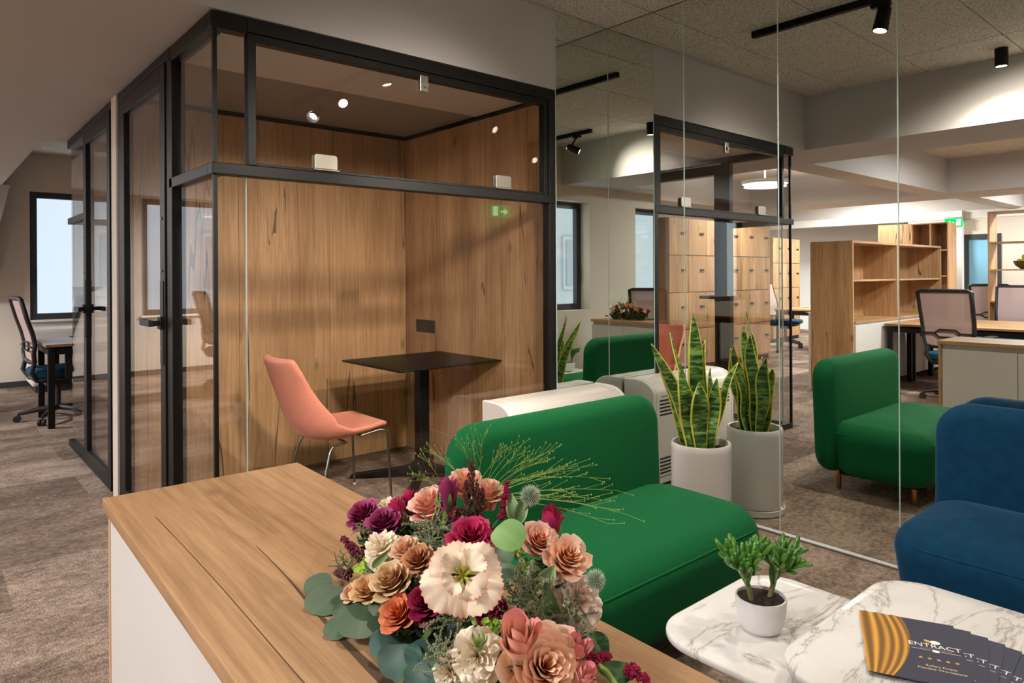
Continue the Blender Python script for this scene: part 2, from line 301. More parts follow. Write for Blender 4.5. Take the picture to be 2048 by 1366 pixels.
# ------------------------------------------------------------------ mesh helpers
class MB:
    def __init__(s): s.v = []; s.f = []; s.c = None
    def add(s, vs, fs, cs=None):
        n = len(s.v); s.v += [tuple(p) for p in vs]; s.f += [tuple(i + n for i in f) for f in fs]
        if cs is not None:
            if s.c is None: s.c = [(1, 1, 1, 1)] * n
            s.c += cs
        elif s.c is not None: s.c += [(1, 1, 1, 1)] * len(vs)
        return s
    def box(s, x0, x1, y0, y1, z0, z1, mat=None):
        vs = [(x, y, z) for z in (z0, z1) for y in (y0, y1) for x in (x0, x1)]
        if mat: vs = [mat @ Vector(p) for p in vs]
        return s.add(vs, [(0, 2, 3, 1), (4, 5, 7, 6), (0, 1, 5, 4), (2, 6, 7, 3), (0, 4, 6, 2), (1, 3, 7, 5)])
    def obox(s, c, size, mat):
        return s.box(-size[0]/2, size[0]/2, -size[1]/2, size[1]/2, -size[2]/2, size[2]/2, Matrix.Translation(c) @ mat)
    def tube(s, pts, r, n=8, closed=False, taper=None, flat=None):
        pts = [Vector(p) for p in pts]; m = len(pts); vs = []; fs = []
        prev = None
        for i, p in enumerate(pts):
            if closed: t = (pts[(i+1) % m] - pts[i-1]).normalized()
            else: t = (pts[min(i+1, m-1)] - pts[max(i-1, 0)]).normalized()
            if prev is None:
                a = Vector((0, 0, 1)) if abs(t.z) < .9 else Vector((1, 0, 0)); nrm = (a - t*a.dot(t)).normalized()
            else:
                nrm = (prev - t*prev.dot(t)); nrm = nrm.normalized() if nrm.length > 1e-6 else prev
            prev = nrm; bi = t.cross(nrm)
            rr = r if taper is None else r * taper[i]
            for k in range(n):
                a = 2*pi*k/n; vs.append(p + nrm*(rr*cos(a)*(flat or 1)) + bi*(rr*sin(a)))
        for i in range(m if closed else m-1):
            j = (i+1) % m
            for k in range(n): fs.append((i*n+k, i*n+(k+1) % n, j*n+(k+1) % n, j*n+k))
        if not closed: fs += [tuple(reversed(range(n))), tuple(range((m-1)*n, m*n))]
        return s.add(vs, fs)
    def lathe(s, prof, c=(0, 0, 0), n=32):
        vs = []; fs = []
        for r, z in prof:
            for k in range(n): a = 2*pi*k/n; vs.append((c[0]+r*cos(a), c[1]+r*sin(a), c[2]+z))
        for i in range(len(prof)-1):
            for k in range(n): fs.append((i*n+k, i*n+(k+1) % n, (i+1)*n+(k+1) % n, (i+1)*n+k))
        if prof[0][0] > 1e-6: fs.append(tuple(reversed(range(n))))
        if prof[-1][0] > 1e-6: fs.append(tuple(range((len(prof)-1)*n, len(prof)*n)))
        return s.add(vs, fs)
    def prism(s, poly, a0, a1, axis='z'):
        n = len(poly)
        def P(u, v, a): return {'z': (u, v, a), 'y': (u, a, v), 'x': (a, u, v)}[axis]
        vs = [P(u, v, a0) for u, v in poly] + [P(u, v, a1) for u, v in poly]
        fs = [tuple(reversed(range(n))), tuple(range(n, 2*n))] + [(i, (i+1) % n, n+(i+1) % n, n+i) for i in range(n)]
        return s.add(vs, fs)
    def grid(s, nu, nv, fn, closed=False, col=None):
        vs = []; fs = []; cs = [] if col else None
        for j in range(nv+1):
            for i in range(nu+1):
                u, v = i/nu, j/nv; vs.append(fn(u, v))
                if col: cs.append(col(u, v))
        for j in range(nv):
            for i in range(nu): a = j*(nu+1)+i; fs.append((a, a+1, a+nu+2, a+nu+1))
        return s.add(vs, fs, cs)
    def cushion(s, w, d, t, R, re, c=(0, 0, 0), bulge=0, nc=8, ne=6, frame=None, sag=None):
        """rounded-rectangle pillow: w x d outline with corner R, thickness t, edge rounding re; frame maps local to final"""
        rings = []
        def outline(ins):
            pts = []; hw, hd = w/2-ins, d/2-ins; r = max(R-ins, .004)
            for q, (sx, sy) in enumerate(((1, 1), (-1, 1), (-1, -1), (1, -1))):
                for k in range(nc+1):
                    a = pi/2*q + pi/2*k/nc; pts.append((sx*(hw-r)+r*cos(a), sy*(hd-r)+r*sin(a)))
            return pts
        prof = []
        for k in range(ne+1): a = -pi/2 + pi*k/(2*ne)*1.0; prof.append((re*(1-cos(a)), -t/2+re+re*sin(a)))
        for k in range(ne+1): a = pi/2*k/ne; prof.append((re*(1-cos(a)), t/2-re+re*sin(a)))
        mx = min(w, d)/2
        inner = [re+(mx-re)*q for q in (.18, .4, .65, .85)]
        full = [(i, -t/2-bulge*.3*((i-re)/(mx-re))**.7) for i in reversed(inner)] + prof + [(i, t/2+bulge*((i-re)/(mx-re))**.6) for i in inner]
        vs = []; n = (nc+1)*4
        for ins, z in full: vs += [(x, y, z) for x, y in outline(ins)]
        fs = []
        for i in range(len(full)-1):
            for k in range(n): fs.append((i*n+k, i*n+(k+1) % n, (i+1)*n+(k+1) % n, (i+1)*n+k))
        fs += [tuple(reversed(range(n))), tuple(range((len(full)-1)*n, len(full)*n))]
        if sag: vs = [sag(*p) for p in vs]
        if frame: vs = [frame @ Vector(p) for p in vs]
        vs = [(p[0]+c[0], p[1]+c[1], p[2]+c[2]) for p in vs]
        return s.add(vs, fs)
    def merge(s, o, mat=None):
        return s.add([mat @ Vector(p) for p in o.v] if mat else o.v, o.f, o.c)
    def build(s, name, mat, parent=None, smooth=None, bevel=0, label=None, kind=None):
        me = bpy.data.meshes.new(name); me.from_pydata(s.v, [], s.f); me.materials.append(mat)
        if s.c is not None:
            at = me.color_attributes.new('tint', 'FLOAT_COLOR', 'POINT')
            flat = [x for c in s.c for x in c]; at.data.foreach_set('color', flat)
        me.validate(); me.update()
        if smooth is not None:
            for p in me.polygons: p.use_smooth = True
            if smooth < 180: me.set_sharp_from_angle(angle=radians(smooth))
        o = bpy.data.objects.new(name, me); COL.objects.link(o)
        if parent: o.parent = parent
        if bevel:
            b = o.modifiers.new('edge', 'BEVEL'); b.width = bevel; b.segments = 2; b.limit_method = 'ANGLE'; b.angle_limit = radians(40)
        if label: o['label'] = label
        if kind: o['kind'] = kind
        return o
def thing(name, label, cat, loc=(0, 0, 0), rz=0, group=None):
    o = bpy.data.objects.new(name, None); COL.objects.link(o); o.location = loc; o.rotation_euler = (0, 0, rz)
    o.empty_display_size = .1; o['label'] = label; o['category'] = cat
    if group: o['group'] = group
    return o
def tag(o, label, cat, group=None):
    o['label'] = label; o['category'] = cat
    if group: o['group'] = group
    return o
def struct(name, label=None):
    o = bpy.data.objects.new(name, None); COL.objects.link(o); o['kind'] = 'structure'
    if label: o['label'] = label
    return o
def kids(o): return [c for c in bpy.data.objects if c.parent == o]
def dup(root, loc, rz, label, group=None):
    r = root.copy(); COL.objects.link(r); r.location = loc; r.rotation_euler = (0, 0, rz); r['label'] = label
    if group: r['group'] = group
    for ch in kids(root):
        c = ch.copy(); COL.objects.link(c); c.parent = r
        for g in kids(ch):
            d = g.copy(); COL.objects.link(d); d.parent = c
    return r
def rot(ax, a): return Matrix.Rotation(a, 4, ax)
def mirrored(m):  # face order after reflection
    m.f = [tuple(reversed(f)) for f in m.f]; return m
# ================================================================== the room
SOF, CEI = 2.40, 2.862
YF, YB, XL = 7.30, -3.00, -12.5
fl_ = MB().box(XL-.3, .2, YB-.3, YF+.3, -.1, 0).build('floor', CARPET, None, kind='structure', label='mottled brown carpet tile floor')
OPEN = [(-2.606, 0, YB, 0), (-7.35, -3.42, -2.6, .33), (-7.42, -3.42, .65, 3.3), (-10.6, -8.2, .48, 4.5), (-10.6, -8.3, -2.6, .2), (-2.54, -.4, 3.62, YF)]
xs = sorted({XL, 0.0, *[o[0] for o in OPEN], *[o[1] for o in OPEN]}); ys = sorted({YB, YF, *[o[2] for o in OPEN], *[o[3] for o in OPEN]})
cb = MB()
for i in range(len(xs)-1):
    run = None
    for j in range(len(ys)-1):
        cx, cy = (xs[i]+xs[i+1])/2, (ys[j]+ys[j+1])/2
        hole = any(o[0] < cx < o[1] and o[2] < cy < o[3] for o in OPEN)
        if not hole and run is None: run = ys[j]
        if run is not None and (hole or j == len(ys)-2):
            cb.box(xs[i], xs[i+1], run, ys[j] if hole else ys[j+1], SOF, 3.0); run = None
ceil = struct('ceiling', 'lowered grey ceiling with coffers of wood wool boards')
cb.build('soffit', LOWCEIL, ceil)
MB().box(XL, .1, YB, YF, 3.0, 3.1).build('slab', WHITEP, ceil)
def boards(x0, x1, y0, y1, xb, yb, z=CEI, mat=ACOU):
    xe = [x0] + [x for x in xb if x0+.02 < x < x1-.02] + [x1]; ye = [y0] + [y for y in yb if y0+.02 < y < y1-.02] + [y1]
    for i in range(len(xe)-1):
        for j in range(len(ye)-1):
            MB().box(xe[i]+.003, xe[i+1]-.003, ye[j]+.003, ye[j+1]-.003, z, z+.03).build('ceiling_board', mat, ceil, bevel=.003)
    MB().box(x0, x1, y0, y1, z+.031, z+.05).build('backing', DARKSLOT, ceil)
fr = lambda a, b, s: [a + s*k for k in range(int((b-a)/s)+2)]
boards(-2.606, -.004, YB, -.004, [-2.05, -.70], [-2.81, -2.2, -1.585, -.97, -.35])
boards(-7.35, -3.42, -2.6, .33, fr(-7.35, -3.42, 1.2), fr(-2.6, .33, .6))
boards(-2.54, -.4, 3.62, YF, fr(-2.42, -.4, 1.2), fr(3.62, YF, .6), 2.84)
for o in (OPEN[2], OPEN[3], OPEN[4]): MB().box(o[0], o[1], o[2], o[3], 2.86, 2.90).build('white_board', WHITEP, ceil)
MB().box(-10.85, -10.6, -2.6, 5.0, 2.26, SOF).build('downstand', WHITEP, ceil)

def wall_x_run(name, x0, x1, y0, y1, holes, mat, zt=3.0, label=None):
    m = MB(); cur = x0
    for a, b, c, d in sorted(holes):
        m.box(cur, a, y0, y1, 0, zt); m.box(a, b, y0, y1, 0, c); m.box(a, b, y0, y1, d, zt); cur = b
    m.box(cur, x1, y0, y1, 0, zt)
    return m.build(name, mat, None, kind='structure', label=label)
WN = [(-2.25, -1.00, .80, 2.37), (-4.78, -3.74, .80, 2.37), (-6.9, -5.7, .8, 2.37), (-8.9, -7.7, .8, 2.37), (-10.9, -9.7, .8, 2.37)]  # last three windows added to bring in daylight
WS = [(-3.08, -2.40, .88, 2.22), (-4.72, -3.98, .88, 2.22), (-7.0, -5.8, .88, 2.22), (-9.6, -8.4, .88, 2.22)]  # last two windows added for more daylight
wall_x_run('wall_back', XL, .1, YF, YF+.12, WN, GREIGE)
wall_x_run('wall_front', XL, .1, YB-.26, YB, WS, GREIGE)
MB().box(XL-.1, XL, YB, YF, 0, 3.0).build('wall_left', WHITEP, None, kind='structure')
MB().box(.006, .12, YB, 0.02, 0, 3.0).build('wall_right', TAUPE, None, kind='structure')
MB().box(-.40, .12, .006, 3.62, 0, 3.0).box(-.40, -.28, 3.62, YF, 0, 3.0).build('wall_side', TAUPE, None, kind='structure')
MB().prism([(-2.46, 2.405), (-2.55, 2.0), (-2.72, 1.2), (-3.3, 1.2), (-3.3, 2.405)], 7.05, YF, 'y').build('wall_slope', LOWCEIL, None, kind='structure')
MB().box(XL, -.3, YF-.016, YF, 0, .07).build('baseboard_back', ANTH, None, kind='structure')
def window(n, a, b, c, d, y, inward):
    w = struct('window_%d' % n); p = .075; t0, t1 = (y, y+.07)
    m = MB().box(a, a+p, t0, t1, c, d).box(b-p, b, t0, t1, c, d).box(a+p, b-p, t0, t1, c, c+p).box(a+p, b-p, t0, t1, d-p, d)
    m.build('frame', ANTH, w, bevel=.004)
    MB().box(a+p, b-p, y+.03, y+.036, c+p, d-p).build('pane', GLASSW, w)
    yi = y-.012 if inward < 0 else y+.082
    MB().box(a+.025, a+.05, min(yi, y+.035), max(yi, y+.035), 1.33, 1.45).box(a+.03, a+.045, yi-.01, yi+.01, 1.22, 1.40).build('handle', BLACKP, w, bevel=.003)
    MB().box(a-.02, b+.02, y-.06 if inward < 0 else y+.05, y if inward < 0 else y+.16, c-.025, c-.002).build('sill', WHITEP, w)
for k, h in enumerate(WN): window(k+1, *h, YF+.02, -1)
for k, h in enumerate(WS): window(k+6, *h, YB-.22, 1)

# houses opposite, seen through the windows
bld = thing('neighbouring_house', 'bright white rendered house beyond the window on the left', 'house', (0, 12.5, -4))
MB().box(-16, 6, 0, .4, 0, 12).build('wall', FACADE, bld)
for x in (-9.5, -6.9, -4.3, -.7, 1.9):
    for z in (1.9, 4.95, 8.2):
        f = MB().box(x, x+.9, -.05, .0, z, z+1.3).build('window', FACADE, bld)
        MB().box(x+.09, x+.81, -.07, -.05, z+.1, z+1.2).build('pane', FACWIN, f)
MB().tube([(-2.4, -.1, 0), (-2.4, -.1, 12)], .06).build('downpipe', FACWIN, bld, 60)
bld2 = thing('courtyard_house', 'pale house front beyond the windows behind the counter', 'house', (0, -9.0, -4))
MB().box(-16, 4, -.4, 0, 0, 11).build('wall', FACADE, bld2)
for x in (-9.5, -6.9, -4.3, -1.7):
    for z in (4.95, 8.2):
        f = MB().box(x, x+.9, 0, .05, z, z+1.3).build('window', FACADE, bld2)
        MB().box(x+.09, x+.81, .05, .07, z+.1, z+1.2).build('pane', FACWIN, f)

# ------------------------------------------------------------------ mirrors
mlab = ['first mirror panel from the corner on the long wall, right of the short one', 'second mirror panel from the corner, behind the potted snake plant',
        'third mirror panel from the corner, reflecting the green armchair', 'fourth mirror panel from the corner, behind the blue armchair', 'last mirror panel of the long wall, beside the blue armchair back']
yb = [-.003, -.567, -1.129, -1.687, -2.25, -2.95]
for k in range(5):
    r = thing('mirror_panel', mlab[k], 'mirror', (0, 0, 0), 0, 'floor to ceiling mirror panels')
    MB().box(-.002, .004, yb[k+1]+.003, yb[k]-.003, .022, CEI-.003).build('mirror_glass', MIRROR, r)
    MB().box(-.004, .004, yb[k+1]-.0025, yb[k+1]+.0025, .022, CEI-.003).build('polished_edge', MIREDGE, r)
    MB().box(-.006, .004, yb[k+1], yb[k], .011, .021).build('bottom_strip', PAPERW, r)
r = thing('mirror_panel', 'narrow mirror panel between the booth frame and the corner', 'mirror', (0, 0, 0), 0, 'floor to ceiling mirror panels')
MB().box(-.461, -.003, -.002, .004, .022, CEI-.003).build('mirror_glass', MIRROR, r)
MB().box(-.4645, -.461, -.004, -.0005, .022, CEI-.003).box(-.0035, -.0005, -.0035, .002, .022, CEI-.003).build('polished_edge', MIREDGE, r)

# ------------------------------------------------------------------ glass meeting booths
XB, XR, T = -2.39, -.465, 2.392
b1 = thing('glass_booth', 'black framed glass booth with oak lined walls, holding the coral chair', 'booth')
MB().box(XB, -2.245, 0, .06, 2.325, T).box(-2.245, XR, 0, .06, 2.335, T).build('top_rail', BLACK, b1, bevel=.003)
MB().box(XB, XB+.06, .06, .60, 2.325, T).box(XB-.002, XB+.058, .60, 1.70, 2.345, T).build('top_rail', BLACK, b1, bevel=.003)
MB().box(XB, XR, -.004, .056, 1.735, 1.782).build('mid_rail', BLACK, b1, bevel=.003)
MB().box(XB, XB+.06, .056, .62, 1.735, 1.782).build('mid_rail', BLACK, b1, bevel=.003)
MB().box(-.515, XR, 0, .06, 0, 2.335).build('post', BLACK, b1, bevel=.003)
MB().box(XB, XB+.06, .575, .665, 0, 2.345).build('post', BLACK, b1, bevel=.003)
MB().box(XB, XB+.06, 1.60, 1.70, 0, 2.345).build('post', BLACK, b1, bevel=.003)
MB().box(XB+.01, -.515, .01, .05, 0, .045).build('bottom_rail', BLACK, b1, bevel=.003)
MB().box(XB+.01, XB+.05, .05, .575, 0, .045).build('bottom_rail', BLACK, b1, bevel=.003)
# top-hung sash
s = MB(); a0, a1, c0, c1 = -2.243, -.52, 1.784, 2.333
s.box(a0, a0+.035, .005, .05, c0, c1).box(a1-.028, a1, .005, .05, c0, c1).box(a0+.035, a1-.028, .005, .05, c1-.034, c1).box(a0+.035, a1-.028, .012, .05, c0, c0+.012)
sash = s.build('sash', BLACK, b1, bevel=.002)
MB().box(a0+.03, a1-.024, .024, .031, c0+.01, c1-.03).build('glass_pane', GLASS, sash)
MB().box(XB+.012, -2.248, .024, .034, 1.782, 2.326).build('glass_pane', GLASS, b1)
MB().box(XB+.012, -2.248, .024, .034, .045, 1.735).build('glass_pane', GLASS, b1)
MB().box(-2.243, -.515, .024, .034, .045, 1.735).build('glass_pane', GLASS, b1)
MB().box(XB+.022, XB+.032, .036, .576, 1.782, 2.326).build('glass_pane', GLASS, b1)
MB().box(XB+.022, XB+.032, .036, .576, .045, 1.735).build('glass_pane', GLASS, b1)
MB().box(XB+.010, XB+.026, .012, .030, .045, 1.735).box(XB+.010, XB+.026, .012, .030, 1.782, 2.326).build('corner_seal', BLACK, b1)
MB().box(-2.2462, -2.2448, .022, .036, .045, 1.735).build('glass_joint', MIREDGE, b1)
for x in (-1.893, -.851):
    h = MB(); w = .055
    poly = [(x-w, 1.800)] + [(x+w, 1.800)] + [(x+w-.012+.012*cos(a), 1.865-.012+.012*sin(a)) for a in (0, .5, 1, pi/2)] + [(x-w+.012+.012*cos(a), 1.865-.012+.012*sin(a)) for a in (pi/2, 2.1, 2.6, pi)]
    h.prism(poly, .010, .024, 'y').prism(poly, .031, .045, 'y')
    hp = h.build('hinge', CHROME, b1, bevel=.002)
    MB().tube([(x-w-.006, .010, 1.795), (x+w+.006, .010, 1.795)], .006, 10).build('hinge_pin', CHROME, hp, 60)
cl = MB().box(-1.395, -1.345, .004, .024, 2.235, 2.318).build('catch', CHROME, b1, bevel=.004)
MB().tube([(-1.366, .006, 2.268), (-1.366, -.010, 2.268)], .014, 16).build('catch_knob', CHROME, cl, 50)
# oak lining
for k in range(3):
    w = (-.42+2.33)/3; MB().box(-2.33+w*k+.001, -2.33+w*(k+1)-.001, 1.70, 1.72, 0, 2.362).build('wood_panel', OAKZ, b1, bevel=.001)
for k in range(2):
    w = .82; MB().box(-.42, -.402, .06+w*k+.001, .06+w*(k+1)-.001, 0, 2.362).build('wood_panel', OAKZ, b1, bevel=.001)
MB().box(-2.33, -.427, .06, .80, 2.390, 2.398).build('ceiling_panel', WHITEP, b1)
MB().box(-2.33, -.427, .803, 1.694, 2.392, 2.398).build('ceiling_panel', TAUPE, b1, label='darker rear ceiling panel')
MB().box(-2.33, -.402, 1.695, 1.72, 2.364, 2.398).build('shadow_trim', BLACK, b1)
MB().box(-.425, -.402, .06, 1.695, 2.364, 2.398).build('shadow_trim', BLACK, b1)
def door(parent, y0, y1, hy, hdir):
    st = .085
    d = MB().box(XB-.008, XB+.034, y0, y0+st, .012, 2.335).box(XB-.008, XB+.034, y1-st, y1, .012, 2.335).box(XB-.008, XB+.034, y0+st, y1-st, .012, .012+.10).box(XB-.008, XB+.034, y0+st, y1-st, 2.335-.09, 2.335).build('door', BLACK, parent, bevel=.003)
    MB().box(XB+.008, XB+.018, y0+st-.01, y1-st+.01, .10, 2.255).build('glass_pane', GLASS, d)
    MB().box(XB-.012, XB-.007, hy-.028, hy+.028, .90, 1.30).build('lock_plate', BLACK, d, bevel=.002)
    m = MB()
    for sx, xo in ((-1, XB-.012), (1, XB+.038)):
        m.box(xo+sx*.05-.011, xo+sx*.05+.011, min(hy-hdir*.02, hy+hdir*.16), max(hy-hdir*.02, hy+hdir*.16), 1.085, 1.115)
        m.box(min(xo, xo+sx*.05), max(xo, xo+sx*.05), hy-.013, hy+.013, 1.087, 1.113)
        m.box(min(xo, xo+sx*.012), max(xo, xo+sx*.012), hy-.028, hy+.028, 1.07, 1.13)
    m.build('handle', BLACK, d, bevel=.002)
    n = MB()
    for z in (1.35, 1.0-.02, 1.6): n.tube([(XB-.014, hy+.0, z), (XB-.006, hy, z)], .006, 8)
    n.build('screw', CHROME, d, 60)
door(b1, .668, 1.598, .715, 1)
b2 = thing('glass_booth', 'second glass booth along the aisle, farther from the counter', 'booth')
YE = 3.50
MB().box(XB-.01, XB+.06, 1.702, 1.83, 0, T).build('end_post', GREIGE, b2, bevel=.002)
MB().box(-2.33, -.402, 1.722, 1.80, 0, 2.398).build('partition', GREIGE, b2)
MB().box(XB-.002, XB+.058, 1.832, 2.82, 2.345, T).box(XB, XB+.06, 2.82, YE, 2.325, T).build('top_rail', BLACK, b2, bevel=.003)
MB().box(XB+.06, -.402, YE-.06, YE, 2.325, T).build('top_rail', BLACK, b2, bevel=.003)
MB().box(XB, XB+.06, 1.832, 1.90, 0, 2.345).build('post', BLACK, b2, bevel=.003)
MB().box(XB, XB+.06, 2.775, 2.835, 0, 2.345).build('post', BLACK, b2, bevel=.003)
MB().box(XB, XB+.06, 2.835, YE, 1.735, 1.782).box(XB+.06, -.402, YE-.06, YE, 1.735, 1.782).build('mid_rail', BLACK, b2, bevel=.003)
MB().box(XB+.0, XB+.05, 2.835, YE, 0, .05).box(XB+.05, -.402, YE-.05, YE-.01, 0, .05).build('bottom_rail', BLACK, b2, bevel=.003)
for z0, z1 in ((.05, 1.735), (1.782, 2.326)):
    MB().box(XB+.022, XB+.032, 2.835, YE-.03, z0, z1).build('glass_pane', GLASS, b2)
    MB().box(XB+.034, -.404, YE-.034, YE-.024, z0, z1).build('glass_pane', GLASS, b2)
door(b2, 1.902, 2.773, 2.725, -1)

# ------------------------------------------------------------------ storage counter with the bouquet
ca = radians(-1.2)
ct = thing('storage_counter', 'long white storage counter with an oak top, under the bouquet', 'counter', (-2.51, -1.06, 0), ca)
D, L, H = .44, 1.42, .812   # depth (to -x), length (to -y)
MB().box(-D-.012, .012, -L, .004, H-.028, H).build('top', OAKY, ct, bevel=.002)
MB().box(-D, 0, -.020, 0, .0, H-.029).build('end_panel', WHITEL, ct)
MB().box(-D-.001, -D+.02, -.022, .001, 0, H-.029).box(-.02, .001, -.022, .001, 0, H-.029).build('edge_band', OAKZ, ct)
MB().box(-D+.0, -.03, -L, -.021, .06, H-.03).build('body', WHITEL, ct)
MB().box(-D+.04, -.05, -L+.02, -.03, 0, .06).build('plinth', DARKSLOT, ct)
for k in range(3):
    w = (L-.022)/3; MB().box(-.029, -.004, -.022-w*(k+1)+.002, -.022-w*k-.002, .065, H-.062).build('door', WHITEL, ct, bevel=.002)
# ------------------------------------------------------------------ armchairs
def armchair(name, label, mat, loc, rz, width=1.04):
    """back along local +y, seat opens to -y; width along x"""
    t = thing(name, label, 'armchair', loc, rz, 'wide low armchairs')
    sd = .56
    def seatsag(x, y, z):
        if z > 0: z -= .016*max(0, (-y/(sd/2)))**3          # front edge drops a little
        if z < 0: x *= .97; y *= .97
        return (x, y, z)
    cy = -.37
    st = MB().cushion(width, sd, .325, .15, .10, (0, cy, .275), .026, 8, 7, None, seatsag).build('seat', mat, t, 180)
    pts = []
    hw, r, yb_, yf, zs = width/2-.012, .14, -.15, cy-sd/2+.012, .372
    for x, y in ((-hw, yb_), (-hw, yf+r)): pts.append((x, y, zs))
    for k in range(1, 9): a = pi+pi/2*k/8; pts.append((-hw+r+r*cos(a), yf+r+r*sin(a), zs-.006))
    for k in range(0, 8): a = 1.5*pi+pi/2*k/8; pts.append((hw-r+r*cos(a), yf+r+r*sin(a), zs-.006))
    for x, y in ((hw, yf+r), (hw, yb_)): pts.append((x, y, zs))
    MB().tube(pts, .0045, 6).build('seam', mat, st, 180)
    fr_ = Matrix.Translation((0, -.075, .458)) @ rot('X', radians(90-2))
    MB().cushion(width, .68, .135, .13, .058, (0, 0, 0), .010, 9, 6, fr_).build('back', mat, t, 180)
    MB().box(-width/2+.14, width/2-.14, -.60, -.12, .100, .130).build('underframe', BLACK, t)
    for x in (-width/2+.18, width/2-.18):
        for y in (-.10, -.52):
            MB().tube([(x, y, 0), (x, y, .14)], .014, 14).build('leg', BRASS, t, 60)
        MB().tube([(x, -.10, .105), (x, -.52, .105)], .009, 8).build('leg_rail', BRASS, t, 60)
    MB().box(width/2-.012, width/2-.006, -.085, -.065, .19, .225).build('care_label', BLACKP, t)
    return t
armchair('armchair', 'wide green wool armchair with its back to the fan coil unit', GREENF, (-1.365, -.885, 0), 0, 1.10)
armchair('armchair', 'wide blue velvet armchair with its back against the mirror wall', BLUEF, (-.045, -2.395, 0), -pi/2, 1.05)

# ------------------------------------------------------------------ coffee tables, succulent, brochures
def coffee(name, label, x0, x1, y0, y1, z):
    t = thing(name, label, 'coffee table', ((x0+x1)/2, (y0+y1)/2, 0), 0, 'marble coffee tables')
    MB().cushion(x1-x0, y1-y0, .022, .13, .008, (0, 0, z-.011), 0, 10, 3).build('table_top', MARBLE, t, 40)
    m = MB().cushion(x1-x0-.10, y1-y0-.10, .012, .10, .003, (0, 0, z-.028), 0, 8, 2).build('top_support', BRASS, t, 40)
    MB().tube([(0, 0, .012), (0, 0, z-.03)], .024, 20).build('column', BRASS, t, 60)
    MB().lathe([(.17, 0), (.17, .008), (.165, .012), (0.03, .014)], (0, 0, 0), 40).build('base', BRASS, t, 40)
    return t
coffee('coffee_table', 'lower marble coffee table carrying the potted succulent', -1.80, -1.215, -2.25, -1.695, .365)
coffee('coffee_table', 'taller marble coffee table carrying the fanned brochures', -1.81, -1.085, -2.76, -2.04, .425)

sx, sy, sz = -1.572, -1.902, .366
sp = thing('potted_succulent', 'small finger leaved succulent in a white pot on the lower marble table', 'plant', (sx, sy, sz))
MB().lathe([(0, 0), (.040, 0), (.050, .006), (.0585, .025), (.0645, .055), (.0660, .086), (.0650, .090), (.0610, .090), (.0600, .080), (.0, .078)], (0, 0, 0), 40).build('pot', plain('matt_white_pot', srgb(228, 224, 222), .35), sp, 40)
MB().grid(20, 4, lambda u, v: (.0605*v*cos(2*pi*u), .0605*v*sin(2*pi*u), .081+.004*random.random()), ).build('soil', SOIL, sp, 180)
SUCC = plain('succulent_leaf', srgb(74, 126, 40), .28, var=.45, vscale=40, coat=.2); SUCS = plain('succulent_stem', srgb(120, 122, 70), .6)
SUCT = plain('red_leaf_tip', srgb(150, 84, 60), .5)
protos = []
for q in range(3):
    Lq = (.040, .034, .046)[q]; b = (.004, -.003, .007)[q]
    pts = [(b*(k/6)**2, 0, Lq*k/6) for k in range(7)]
    me = MB().tube(pts, .0046, 8, taper=[.5, .8, .95, 1.05, 1.15, 1.12, .7]); protos.append(me)
pmesh = []
def stemleaf(base, d, q, s):
    z = Vector(d).normalized(); x = z.orthogonal().normalized(); x.rotate(Matrix.Rotation(random.random()*6.28, 3, z)); y = z.cross(x)
    M = Matrix((x, y, z)).transposed().to_4x4(); 
    if len(pmesh) <= q: 
        o = protos[len(pmesh)].build('leaf', SUCC, sp, 60); pmesh.append(o)
        if len(pmesh)-1 != q: q = len(pmesh)-1
    else:
        o = pmesh[q].copy(); COL.objects.link(o); o.parent = sp
    o.matrix_local = Matrix.Translation(base) @ M @ Matrix.Scale(s, 4)
rs = random.Random(11)
stems = []
def rosette(p, d, L, r_, nl):
    p = Vector(p); d = Vector(d).normalized(); e = p + d*L; stems.append((p, e, r_))
    for k in range(nl):
        f = .35+.65*(k+1)/nl; a = 2.4*k + rs.random()*.5
        o_ = d.orthogonal().normalized(); o_.rotate(Matrix.Rotation(a, 3, d))
        stemleaf(p + d*L*f, d*(.55+.6*f) + o_*(.95-.55*f) + Vector((0, 0, .30)), rs.randrange(3), 1.0+.40*rs.random())
    return e
for tr, (b0, d0, L0) in enumerate((((-.026, .012, .078), (-.16, .14, 1), .070), ((.028, -.010, .078), (.26, -.16, 1), .066))):
    e0 = rosette(b0, d0, L0, .0068, 6)
    for k in range(6):
        a = 2*pi*k/6+.4*tr; w = .85 if k else 0
        rosette(e0, Vector(d0).normalized() + Vector((cos(a), sin(a), 0))*(.70+.6*rs.random()), .052+.030*rs.random(), .0042, 9)
h_ = len(stems)//2
for part in (stems[:7], stems[7:]):
    m = MB()
    for p, e, r_ in part: m.tube([p, (p+e)/2, e+(e-p)*.06], r_, 7, taper=[1.1, 1, .85])
    m.build('stem', SUCS, sp, 60)

def font(txt, size, mat, parent, x, y, z, align='CENTER', name='lettering'):
    c = bpy.data.curves.new(name, 'FONT'); c.body = txt; c.size = size; c.align_x = align; c.extrude = .00008
    c.materials.append(mat); q = bpy.data.objects.new(name, c); me = bpy.data.meshes.new_from_object(q); bpy.data.objects.remove(q); o = bpy.data.objects.new(name, me); COL.objects.link(o); o.parent = parent; o.location = (x, y, z); return o
cardlab = ['topmost brochure of the fan, whole cover showing', 'second brochure from the top of the fan', 'third brochure from the top of the fan', 'fourth brochure from the top of the fan',
           'fifth brochure from the top of the fan', 'lowest brochure of the fan, turned farthest']
def lerp3(a, b, t):
    A, B = srgb(*a), srgb(*b); return tuple(A[i]*(1-t)+B[i]*t for i in range(3)) + (1,)
piv = Vector((-1.684, -2.221, .4262)); CW, CH = .21, .30
base_a = radians(-64.5)
newc = plain('cream_print', srgb(226, 200, 150), .6)
